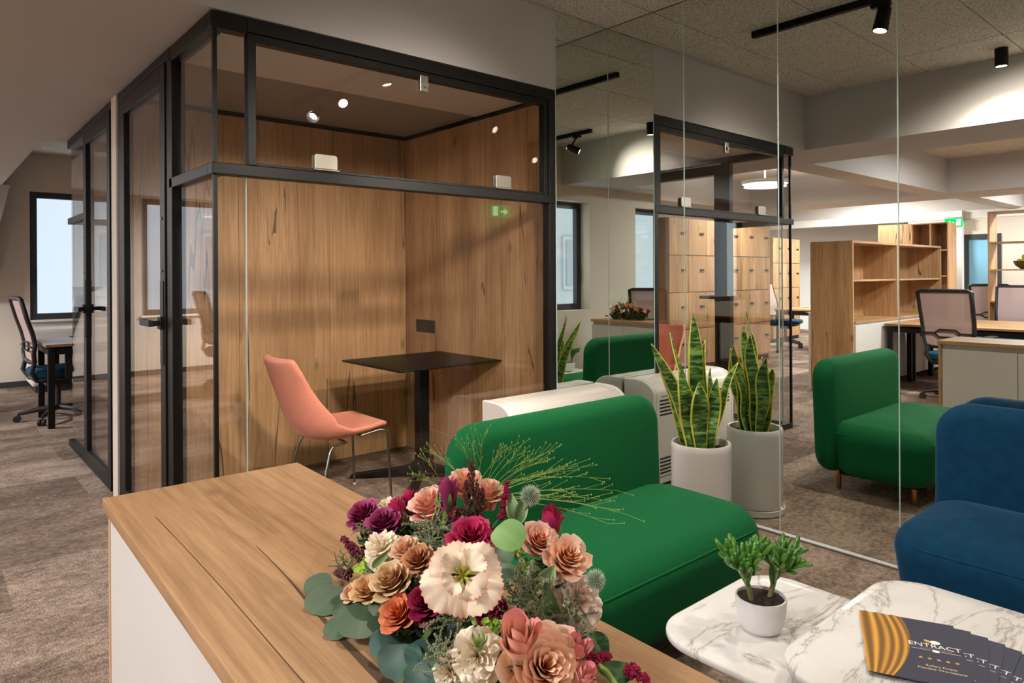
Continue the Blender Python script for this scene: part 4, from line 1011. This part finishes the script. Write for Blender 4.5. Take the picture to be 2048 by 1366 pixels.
LVS = [ (-2.806, -1.874, 0.822, 0.0308, 'dusty', 200, 0.1),
 (-2.792, -1.812, 0.822, 0.0219, 'dusty', 160, 0.3),
 (-2.809, -1.99, 0.835, 0.0311, 'dusty', 230, 0.25),
 (-2.834, -1.962, 0.822, 0.017, 'dusty', 215, 0.5),
 (-2.813, -2.064, 0.835, 0.0212, 'blue', 250, 0.6),
 (-2.822, -2.11, 0.835, 0.0253, 'blue', 235, 0.3),
 (-2.791, -2.12, 0.84, 0.0231, 'blue', 20, 0.3),
 (-2.82, -2.159, 0.835, 0.0207, 'blue', 250, 0.3),
 (-2.793, -2.185, 0.84, 0.0194, 'blue', 300, 0.3),
 (-2.689, -2.168, 0.975, 0.0213, 'lime', 90, 0.2),
 (-2.702, -2.177, 0.93, 0.0196, 'dusty', 60, 0.8),
 (-2.758, -2.083, 0.85, 0.0204, 'blue', 250, 0.2),
 (-2.746, -2.102, 0.85, 0.0189, 'blue', 300, 0.3),
 (-2.65, -2.285, 0.865, 0.0211, 'dark', 80, 0.3),
 (-2.646, -2.32, 0.845, 0.0241, 'dark', 330, 0.2),
 (-2.784, -2.003, 0.85, 0.0185, 'dusty', 20, 0.2),
 (-2.81, -1.939, 0.83, 0.0161, 'dusty', 190, 0.4),
 (-2.683, -2.143, 0.94, 0.0177, 'dusty', 40, 0.3),
 (-2.671, -2.041, 0.95, 0.0164, 'dusty', 120, 0.4) ]
LONG = [ ((-2.62, -2.104, 0.955), (-2.612, -2.079, 1.0), 0.01), ((-2.619, -2.105, 0.955), (-2.603, -2.109, 1.0), 0.01), ((-2.67, -2.231, 0.88), (-2.686, -2.241, 0.93), 0.014), ((-2.667, -2.228, 0.875), (-2.658, -2.235, 0.9), 0.012), ((-2.674, -2.217, 0.92), (-2.658, -2.224, 0.945), 0.011), ((-2.775, -1.958, 0.89), (-2.766, -1.996, 0.925), 0.006) ]
AMA = [ ((-2.77, -1.923, 0.89), (-2.773, -1.86, 0.905), 0.011, 'd'), ((-2.785, -1.907, 0.865), (-2.79, -1.871, 0.86), 0.01, 'd'), ((-2.631, -2.086, 0.96), (-2.61, -2.074, 1.01), 0.008, 'c'), ((-2.689, -2.309, 0.87), (-2.65, -2.311, 0.86), 0.009, 'c'), ((-2.64, -2.329, 0.85), (-2.635, -2.358, 0.845), 0.01, 'c'), ((-2.676, -2.023, 0.95), (-2.666, -2.022, 0.97), 0.012, 'd'), ((-2.671, -2.101, 0.945), (-2.655, -2.1, 0.955), 0.012, 'd') ]
PLUME = [ ((-2.652, -2.057, 0.95), (-2.656, -2.045, 1.03)), ((-2.665, -2.046, 0.95), (-2.654, -2.031, 1.0)), ((-2.65, -2.059, 0.95), (-2.653, -2.064, 1.0)) ]
THI = [ ((-2.608, -2.123, 1.0), 0.016, (-2.61, -2.095, 0.95)), ((-2.627, -2.266, 0.93), 0.0141, (-2.604, -2.207, 0.89)) ]
GREY = [ ((-2.695, -2.001, 0.945), 0.0196), ((-2.689, -2.194, 0.91), 0.0286), ((-2.748, -2.121, 0.87), 0.0199), ((-2.662, -2.251, 0.885), 0.0202), ((-2.806, -2.173, 0.86), 0.0158), ((-2.717, -2.037, 0.935), 0.0159), ((-2.789, -1.898, 0.88), 0.0138), ((-2.696, -2.219, 0.9), 0.0215), ((-2.724, -2.111, 0.88), 0.0136), ((-2.72, -1.844, 0.9), 0.0116) ]
HYD = [ ((-2.779, -1.939, 0.885), 0.015), ((-2.765, -1.895, 0.885), 0.0109), ((-2.652, -2.143, 0.935), 0.0139), ((-2.656, -2.163, 0.925), 0.0109), ((-2.721, -2.172, 0.865), 0.0143) ]
STEM = [ ((-2.778, -2.195, 0.93), (-2.785, -2.214, 0.915), (-2.788, -2.224, 0.91)), ((-2.647, -1.971, 0.965), (-2.67, -1.995, 0.945), (-2.69, -2.015, 0.94)), ((-2.813, -2.196, 0.84), (-2.801, -2.175, 0.86), (-2.796, -2.174, 0.87)), ((-2.623, -2.198, 0.92), (-2.644, -2.185, 0.915), (-2.659, -2.177, 0.91)), ((-2.678, -2.303, 0.865), (-2.679, -2.331, 0.86), (-2.681, -2.352, 0.85)) ]
LIS = ((-2.792, -2.204, .965), .0417)
GRASS = ((-2.6, -1.993, 0.96), (-2.612, -1.928, 0.955), [(-2.621, -2.028, 1.07), (-2.654, -2.019, 1.06), (-2.625, -2.074, 1.06), (-2.584, -2.078, 1.05), (-2.558, -2.123, 1.06), (-2.575, -2.113, 1.04), (-2.526, -2.144, 1.03), (-2.542, -2.208, 1.0), (-2.547, -2.207, 0.99), (-2.528, -2.166, 1.02), (-2.578, -2.091, 1.04), (-2.58, -2.171, 1.01), (-2.677, -1.952, 1.03), (-2.647, -1.938, 1.03), (-2.682, -1.955, 1.0)])

# ------------------------------------------------------------------ the bouquet on the counter
rb = random.Random(5)
BC = Vector((-2.70, -2.10, .80))            # middle of the mound, on the counter top
bq = thing('bouquet', 'large bouquet of roses, lisianthus and eucalyptus lying on the oak counter', 'bouquet', BC)
EYE = Vector(CAM)
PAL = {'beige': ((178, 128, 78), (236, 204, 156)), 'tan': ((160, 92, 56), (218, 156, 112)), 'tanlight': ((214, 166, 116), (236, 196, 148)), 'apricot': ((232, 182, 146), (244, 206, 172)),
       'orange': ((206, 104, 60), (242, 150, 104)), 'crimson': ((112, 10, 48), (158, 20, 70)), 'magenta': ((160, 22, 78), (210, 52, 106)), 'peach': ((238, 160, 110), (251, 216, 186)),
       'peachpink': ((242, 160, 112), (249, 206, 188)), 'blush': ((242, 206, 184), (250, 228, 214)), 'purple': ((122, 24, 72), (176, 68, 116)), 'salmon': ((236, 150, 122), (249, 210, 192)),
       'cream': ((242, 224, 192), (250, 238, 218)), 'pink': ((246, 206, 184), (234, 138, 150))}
def frame_to(d):
    z = Vector(d).normalized(); x = z.orthogonal().normalized(); x.rotate(Matrix.Rotation(rb.random()*6.28, 3, z)); y = z.cross(x)
    return Matrix((x, y, z)).transposed().to_4x4()
def lerpc(a, b, t): 
    A, B = srgb(*a), srgb(*b); return tuple(A[i]*(1-t)+B[i]*t for i in range(3)) + (1,)
def petal(m, R, ang, r0, r1, h0, h1, span, curl, ruff, pal, nu=6, nv=6, jag=0):
    """one petal wrapped round the flower axis: radius r0 at the foot to r1 at the lip, height h0..h1"""
    ph = rb.random()*6.28; k1 = rb.random()*.12
    def P(u, v):
        s_ = (u-.5)*2
        w = span*(.55+.45*sin(pi*min(1, .18+v*.62)))*(1-.10*v**6)
        a = ang + s_*w
        edge = v*(1-.28*abs(s_)**3.0)
        rr = r0 + (r1-r0)*edge**1.35 + curl*R*max(0, edge-.72)**1.6*4.0
        z = h0 + (h1-h0)*(edge**.75) - curl*R*max(0, edge-.78)**2*3.5
        wv = ruff*R*sin(ph+s_*7.5+v*2)*v**2 + jag*R*(.5-rb.random())*(v > .92)
        return (rr*cos(a) - wv*sin(a)*.3 + wv*cos(a)*.6, rr*sin(a)+wv*cos(a)*.3+wv*sin(a)*.6, z+wv*.7)
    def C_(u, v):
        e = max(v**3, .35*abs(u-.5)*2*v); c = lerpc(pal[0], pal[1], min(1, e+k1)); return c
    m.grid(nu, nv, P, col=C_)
def rose(R, pal, n=24, openness=1.0):
    m = MB()
    for i in range(n):
        t = i/(n-1); a = i*2.399 + rb.random()*.4
        r1 = R*(.10+.86*t**.85*openness); r0 = R*(.04+.40*t)
        h1 = R*(.98-.62*t**1.5) + R*.05*(rb.random()-.5); h0 = -R*.55*t - R*.02
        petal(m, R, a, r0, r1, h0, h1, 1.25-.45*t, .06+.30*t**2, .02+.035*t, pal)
    return m
def carnation(R, pal):
    m = MB(); N = 36
    for i in range(N):
        t = (i+.5)/N; a0 = i*2.399; th = radians(8+92*t**.75); ph = rb.random()*6.28; sp_ = .50+.35*(1-t); dr = rb.uniform(.86, 1.06)
        k0 = rb.random()*.5
        def P(u, v):
            s_ = (u-.5)*2; a = a0 + s_*sp_*v**.6
            th2 = th*(v**.8); rr = R*dr*v
            e = v**2.2
            wv = .11*sin(ph+s_*6)*e + .04*sin(ph*2+s_*13)*e
            r2 = rr*sin(th2)*(1-.08*s_*s_) + R*wv*cos(th); z = rr*cos(th2) - R*.30*(1-v) + R*wv*sin(th)
            return (r2*cos(a), r2*sin(a), z)
        m.grid(18, 6, P, col=lambda u, v: lerpc(pal[0], pal[1], min(1, .25*v+k0+.3*v**4)))
    return m
def bud(R, pal):
    m = MB()
    for i in range(9):
        t = i/8; a = i*2.1
        petal(m, R, a, R*(.25+.30*t), R*(.22+.62*t), -R*1.0, R*(1.15-.5*t**2), 1.25, .03+.16*t*t, .015, pal)
    return m
def calyx(R):
    m = MB(); g0, g1 = (84, 110, 44), (140, 170, 80)
    for k in range(5):
        a = 1.2566*k
        def P(u, v, a=a):
            s_ = (u-.5)*2; w = R*.30*(1-v)**.7*(.4+v*1.4 if v < .4 else 1); rr = R*(.18+.66*sin(pi*min(.55, v*.7)))
            z = -R*1.15+R*1.25*v
            return (rr*cos(a)-s_*w*sin(a), rr*sin(a)+s_*w*cos(a), z)
        m.grid(4, 6, P, col=lambda u, v: lerpc(g0, g1, v))
    m.lathe([(.001, -R*1.55), (R*.12, -R*1.5), (R*.20, -R*1.25), (R*.26, -R*1.05), (.001, -R*.95)], n=10)
    if m.c: m.c[-50:] = [lerpc(g0, g1, .5)]*50
    return m
def put(m, name, pos, d, mat, par=bq, label=None, base=BC):
    M = Matrix.Translation(Vector(pos)-base) @ frame_to(d)
    mm = MB().merge(m, M); return mm.build(name, mat, par, 180, label=label)
for kind, x, y, z, R, c in FLW:
    p = Vector((x, y, z)); cam_d = (EYE-p).normalized(); out = (p-Vector((-2.68, -2.10, .80))).normalized()
    j = Vector((rb.uniform(-.18, .18), rb.uniform(-.18, .18), rb.uniform(-.1, .2)))
    if kind == 'bud' or kind == 'tulip': d = out*.7 + Vector((0, 0, .9)) + cam_d*.12 + j
    else: d = cam_d*.75 + out*.55 + Vector((0, 0, .30)) + j
    p = p - d.normalized()*R*.35
    R *= 1.22
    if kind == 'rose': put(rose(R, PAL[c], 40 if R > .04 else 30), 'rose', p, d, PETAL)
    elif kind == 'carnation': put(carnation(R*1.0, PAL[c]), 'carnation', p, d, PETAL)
    elif kind == 'tulip': put(bud(R, ((249, 214, 176), (240, 158, 160))), 'half_open_rose', p, d, PETAL)
    else:
        st_ = rb.getstate(); M = frame_to(d); Mx = Matrix.Translation(p-BC) @ M
        o = MB().merge(bud(R, PAL[c]), Mx).build('rose_bud', PETAL, bq, 180)
        MB().merge(calyx(R), Mx).build('calyx', LEAFM, o, 180)
# big ruffled lisianthus, each petal its own piece
lp = Vector(LIS[0]); ld = (EYE-lp).normalized()*.85 + Vector((.0, .02, .25))
lf = bpy.data.objects.new('lisianthus', None); COL.objects.link(lf); lf.parent = bq; lf.location = lp - BC - ld.normalized()*.012
lf.rotation_euler = frame_to(ld).to_euler(); LR = LIS[1]*1.10; lf['label'] = 'large ruffled cream flower facing outward'
for i in range(10):
    m = MB(); t = 1 if i < 6 else 0; a = i*(2*pi/6)+.3*rb.random() if t else i*(2*pi/4)+.4+.3*rb.random()
    ph = rb.random()*6.28; big = rb.uniform(.85, 1.15); til = rb.uniform(-.10, .16)
    def P(u, v, a=a, t=t, ph=ph, big=big, til=til):
        s_ = (u-.5)*2; w = (.16+1.0*v**.75)*(1-.16*v**6)*(.78 if t else .80)
        rr = LR*((.06+.94*v)*big if t else (.04+.60*v)*big); z = LR*((.05+(.34+til)*v-.42*v**2.2) if t else (.04+.70*v-.30*v**2.6))
        e = max(0, v-.30)/.70; wv = LR*(.13*sin(ph+s_*2.6)*e**1.3+(.080*sin(ph*2+s_*5.5)+.030*sin(ph*3+s_*13))*e**3)
        r2 = rr*(1-.16*abs(s_)**3*v) + LR*.03*sin(ph+s_*31)*e**3
        return (r2*cos(a+s_*w), r2*sin(a+s_*w), z+wv)
    def C_(u, v): 
        c = lerpc((150, 150, 50), (250, 224, 198), min(1, max(0, v*1.9-.05))**.8); q = max(0, v-.90)/.10
        e = srgb(244, 184, 158); return tuple(c[k]*(1-q*.75)+e[k]*q*.75 for k in range(3)) + (1,)
    m.grid(26, 12, P, col=C_); m.build('petal', PETAL, lf, 180)
cm = MB()
for k in range(6):
    a = k*1.05; cm.tube([(0, 0, .0), (.006*cos(a), .006*sin(a), LR*.22), (.010*cos(a), .010*sin(a), LR*.32)], .0016, 5)
cm.build('stamen', plain('yellow_green', srgb(190, 180, 60), .5), lf, 60)
put(calyx(.012), 'calyx', (-2.797, -2.236, .908), (-.1, .3, 1), LEAFM); put(calyx(.010), 'calyx', (-2.786, -2.232, .902), (.3, .2, 1), LEAFM)
# leaves
LC = {'dusty': ((62, 84, 62), (92, 112, 84)), 'blue': ((48, 80, 72), (78, 108, 96)), 'lime': ((104, 146, 74), (136, 172, 100)), 'dark': ((40, 74, 30), (62, 98, 44))}
def round_leaf(R, pal, cup, pointed=0):
    def P(u, v):
        s_ = (u-.5)*2; L = 2*R
        if pointed: w = R*.74*sin(pi*v**.85)**.9
        else: w = R*1.02*sqrt(max(0, 1-(2*min(max(v, .0), 1)-1)**2))**.85
        x = L*v-R; y = s_*w; z = cup*R*(.55*s_*s_*(w/R)**2 - .35*((x/R)**2)) + .02*R*sin(9*v)*abs(s_)
        return (x, y, z)
    def C_(u, v):
        c = lerpc(pal[0], pal[1], .25+.5*v + (.25 if abs(u-.5) < .06 else 0)); return c
    return MB().grid(8, 14, P, col=C_)
for k, (x, y, z, R, c, ang, tilt) in enumerate(LVS):
    p = Vector((x, y, z)); a = radians(ang); cam_d = (EYE-p).normalized()
    nz = (Vector((0, 0, 1))*(.9 if z < .86 else .5) + cam_d*(.25 if z < .86 else .7) + Vector((cos(a), sin(a), 0))*tilt*.6).normalized()
    xx = Vector((cos(a), sin(a), 0)); xx = (xx-nz*xx.dot(nz)).normalized(); yy = nz.cross(xx)
    M = Matrix.Translation(p-BC) @ Matrix((xx, yy, nz)).transposed().to_4x4()
    MB().merge(round_leaf(R*1.08, LC[c], (.15+tilt)*(1 if k % 2 else -.5) if z > .83 else .12, c == 'dark'), M).build('leaf', LEAFM, bq, 180)
for a, b, w in LONG:
    a, b = Vector(a), Vector(b); d = b-a; side = d.cross(EYE-a).normalized(); nn = side.cross(d).normalized()
    def P(u, v):
        s_ = (u-.5)*2; ww = w*sin(pi*(.06+.94*v)**.8)
        return a + d*v + side*(s_*ww) + nn*(w*.5*s_*s_*sin(pi*v) + .25*w*sin(5*v)) - BC
    MB().grid(6, 12, P, col=lambda u, v: lerpc((86, 122, 70), (190, 200, 140), 1 if abs(u-.5) > .42 else .3*v)).build('leaf', LEAFM, bq, 180)
# amaranth and dark plumes, spiky thistles, hydrangea florets, grey filigree, grass
def knobs(name, a, b, w, cols, n, size, parent=bq):
    a, b = Vector(a), Vector(b); d = b-a; o1 = d.orthogonal().normalized(); o2 = d.cross(o1).normalized(); m = MB()
    for k in range(n):
        t = rb.random(); q = rb.random()*6.28; rr = w*(1-.65*t)*sqrt(rb.random()); c = a + d*t + (o1*cos(q)+o2*sin(q))*rr; s_ = size*(.6+.8*rb.random())
        pts = [c+Vector(v)*s_ for v in ((1, 0, 0), (-1, 0, 0), (0, 1, 0), (0, -1, 0), (0, 0, 1), (0, 0, -1))]
        col = lerpc(cols[0], cols[1], rb.random())
        m.add([p-BC for p in pts], [(0, 2, 4), (2, 1, 4), (1, 3, 4), (3, 0, 4), (2, 0, 5), (1, 2, 5), (3, 1, 5), (0, 3, 5)], [col]*6)
    return m.build(name, PETAL, parent)
for a, b, w, k in AMA: knobs('amaranth_spike', a, b, w, ((70, 6, 30), (128, 16, 52)) if k == 'd' else ((110, 8, 42), (176, 20, 66)), 150, .0026)
for a, b in PLUME:
    a, b = Vector(a), Vector(b); d = b-a; m = MB()
    for k in range(60):
        t = rb.random()**.8; s0 = a + d*t; o_ = d.orthogonal().normalized(); o_.rotate(Matrix.Rotation(rb.random()*6.28, 3, d))
        e = s0 + d*.22 + o_*(.012*(1-.7*t))
        n0 = len(m.v); m.tube([s0-BC, e-BC], .0007, 4); m.c = (m.c or [])[:n0] + [lerpc((70, 60, 26), (96, 84, 36), rb.random())]*(len(m.v)-n0)
        for q in range(4):
            c = s0.lerp(e, .35+.2*q) + Vector((rb.uniform(-1, 1), rb.uniform(-1, 1), rb.uniform(-1, 1)))*.0015; s_ = .0016
            m.add([c-BC+Vector(v)*s_ for v in ((1, 0, 0), (-.5, .9, 0), (-.5, -.9, 0), (0, 0, 1.6))], [(0, 1, 3), (1, 2, 3), (2, 0, 3), (0, 2, 1)], [lerpc((60, 12, 24), (104, 30, 40), rb.random())]*4)
    m.build('dark_plume', PETAL, bq)
for p, R, s0 in THI:
    p, s0 = Vector(p), Vector(s0); m = MB(); N = 260
    for k in range(N):
        y = 1-2*(k+.5)/N; r_ = sqrt(1-y*y); a = k*2.39996; d = Vector((r_*cos(a), r_*sin(a), y)); o1 = d.orthogonal().normalized(); o2 = d.cross(o1)
        b_ = p + d*R*.58; tp = p + d*R*(.95+.15*rb.random())
        m.add([b_+o1*R*.055-BC, b_-o1*R*.03+o2*R*.05-BC, b_-o1*R*.03-o2*R*.05-BC, tp-BC], [(0, 1, 3), (1, 2, 3), (2, 0, 3)], [srgb(120, 142, 110)]*3 + [srgb(226, 232, 214)])
    n0 = len(m.v); m.merge(MB().lathe([(.001, -R*.62), (R*.45, -R*.43), (R*.62, 0), (R*.45, R*.43), (.001, R*.62)], n=12), Matrix.Translation(p-BC)); m.c = m.c[:n0] + [srgb(112, 136, 104)]*(len(m.v)-n0)
    o = m.build('thistle', PETAL, bq)
    MB().tube([p-BC, (p+s0)/2+Vector((0, 0, -.004))-BC, s0-BC], .0022, 6).build('stem', plain('pale_stem', srgb(150, 170, 110), .6), o, 60)
for p, R in HYD:
    p = Vector(p); m = MB()
    for k in range(16):
        c = p + Vector((rb.uniform(-1, 1), rb.uniform(-1, 1), rb.uniform(-.5, 1)))*R*.7; M = Matrix.Translation(c-BC) @ frame_to((EYE-c).normalized()+Vector((rb.uniform(-.6, .6), rb.uniform(-.6, .6), rb.uniform(-.3, .9))))
        q = R*.34; col = lerpc((110, 150, 30), (176, 204, 70), rb.random())
        for j in range(4):
            m.add([M @ Vector((0, 0, 0)), M @ (Matrix.Rotation(pi/2*j, 4, 'Z') @ Vector((q*.6, q*.55, q*.12))), M @ (Matrix.Rotation(pi/2*j, 4, 'Z') @ Vector((q, 0, q*.2))), M @ (Matrix.Rotation(pi/2*j, 4, 'Z') @ Vector((q*.6, -q*.55, q*.12)))], [(0, 3, 2, 1)], [col]*4)
    m.build('hydrangea_florets', PETAL, bq)
for p, R in GREY:
    p = Vector(p); m = MB()
    R *= 1.35; p = p + (EYE-p).normalized()*.012
    for k in range(24):
        d = Vector((rb.uniform(-1, 1), rb.uniform(-1, 1), rb.uniform(-.5, 1))).normalized(); e = (EYE-p).normalized()
        pts = []; cur = p + Vector((rb.uniform(-.5, .5), rb.uniform(-.5, .5), rb.uniform(-.5, .3)))*R; dd = d.copy(); ax = Vector((rb.uniform(-1, 1), rb.uniform(-1, 1), rb.uniform(-1, 1))).normalized()
        for q in range(9): pts.append(cur-BC); cur = cur + dd*R*.17; dd.rotate(Matrix.Rotation(.22, 3, ax))
        n0 = len(m.v); m.tube(pts, R*.034, 5, taper=[1-.08*q for q in range(9)])
        for q in range(1, 9):
            for w in range(6):
                u = Vector((rb.uniform(-1, 1), rb.uniform(-1, 1), rb.uniform(-1, 1))).normalized(); c = pts[q] + u*R*.055; s_ = R*.045
                m.add([c+Vector(v)*s_ for v in ((1, 0, 0), (-.5, .87, 0), (-.5, -.87, 0), (0, 0, 1.2))], [(0, 1, 3), (1, 2, 3), (2, 0, 3), (0, 2, 1)])
        col = lerpc((96, 108, 76), (150, 156, 120), rb.random()); m.c = (m.c or [])[:n0] + [col]*(len(m.v)-n0)
    m.build('grey_filigree_sprig', PETAL, bq)
# wispy grass
GT = GRASS[2]
for k, tip in enumerate(GT):
    for rep in range(2):
        base = Vector(GRASS[0] if tip[0] > -2.66 else GRASS[1]) + Vector((rb.uniform(-.012, .012), rb.uniform(-.012, .012), 0)); tp = Vector(tip) + (Vector((rb.uniform(-.03, .03), rb.uniform(-.03, .03), rb.uniform(-.035, .01))) if rep else Vector((0, 0, 0)))
        mid = base.lerp(tp, .55) + Vector((0, 0, .010+.016*rb.random())); m = MB(); main = []
        for q in range(9): t = q/8; main.append(base*(1-t)**2 + mid*2*t*(1-t) + tp*t*t)
        m.tube([v-BC for v in main], .00042, 4, taper=[1.5-.14*q for q in range(9)])
        for q in range(4, 9):
            for w in range(1 if rep else 2):
                o_ = Vector((rb.uniform(-1, 1), rb.uniform(-1, 1), rb.uniform(-.3, 1))).normalized(); f = (main[q]-main[q-1]).normalized()
                L_ = .040*(1-.45*q/9)*(.5+rb.random()*.8); a_ = main[q]; b_ = a_ + (f+o_*.40).normalized()*L_
                m.tube([a_-BC, b_-BC], .00022, 4)
                m.lathe([(.0002, -.0018), (.00095, 0), (.0002, .0018)], b_-BC, 5)
        m.c = [srgb(150, 174, 84)]*len(m.v)
        m.build('grass_spray', LEAFM, bq)
for s_ in STEM: 
    pts = [Vector(p)-BC for p in s_]; MB().tube(pts, .0032, 8, taper=[1, 1.15, .9]).build('stem', plain('green_stem', srgb(112, 140, 50), .5) if 'green_stem' not in bpy.data.materials else bpy.data.materials['green_stem'], bq, 60)
# foliage packed under the flowers, down to the counter
m = MB()
for k in range(1500):
    f = FLW[rb.randrange(len(FLW))]; t = rb.random()
    top_p = Vector((f[1], f[2], f[3])); base = Vector((-2.69+ (f[1]+2.69)*.75, -2.09+(f[2]+2.09)*.8, .818)); c = top_p.lerp(base, .25+.72*t) + Vector((rb.uniform(-1, 1), rb.uniform(-1, 1), rb.uniform(-.5, .3)))*.018
    if c.z < .822: c.z = .822
    M = Matrix.Translation(c-BC) @ frame_to((rb.uniform(-1, 1), rb.uniform(-1, 1), rb.uniform(.1, 1))); q = .010+.010*rb.random(); col = lerpc((38, 58, 28), (92, 116, 62), rb.random()**1.5)
    m.add([M @ Vector(v) for v in ((-q, 0, 0), (-q*.2, q*.42, q*.1), (q, 0, 0), (-q*.2, -q*.42, q*.1))], [(0, 3, 2, 1)], [col]*4)
m.build('packed_foliage', LEAFM, bq, kind='stuff')
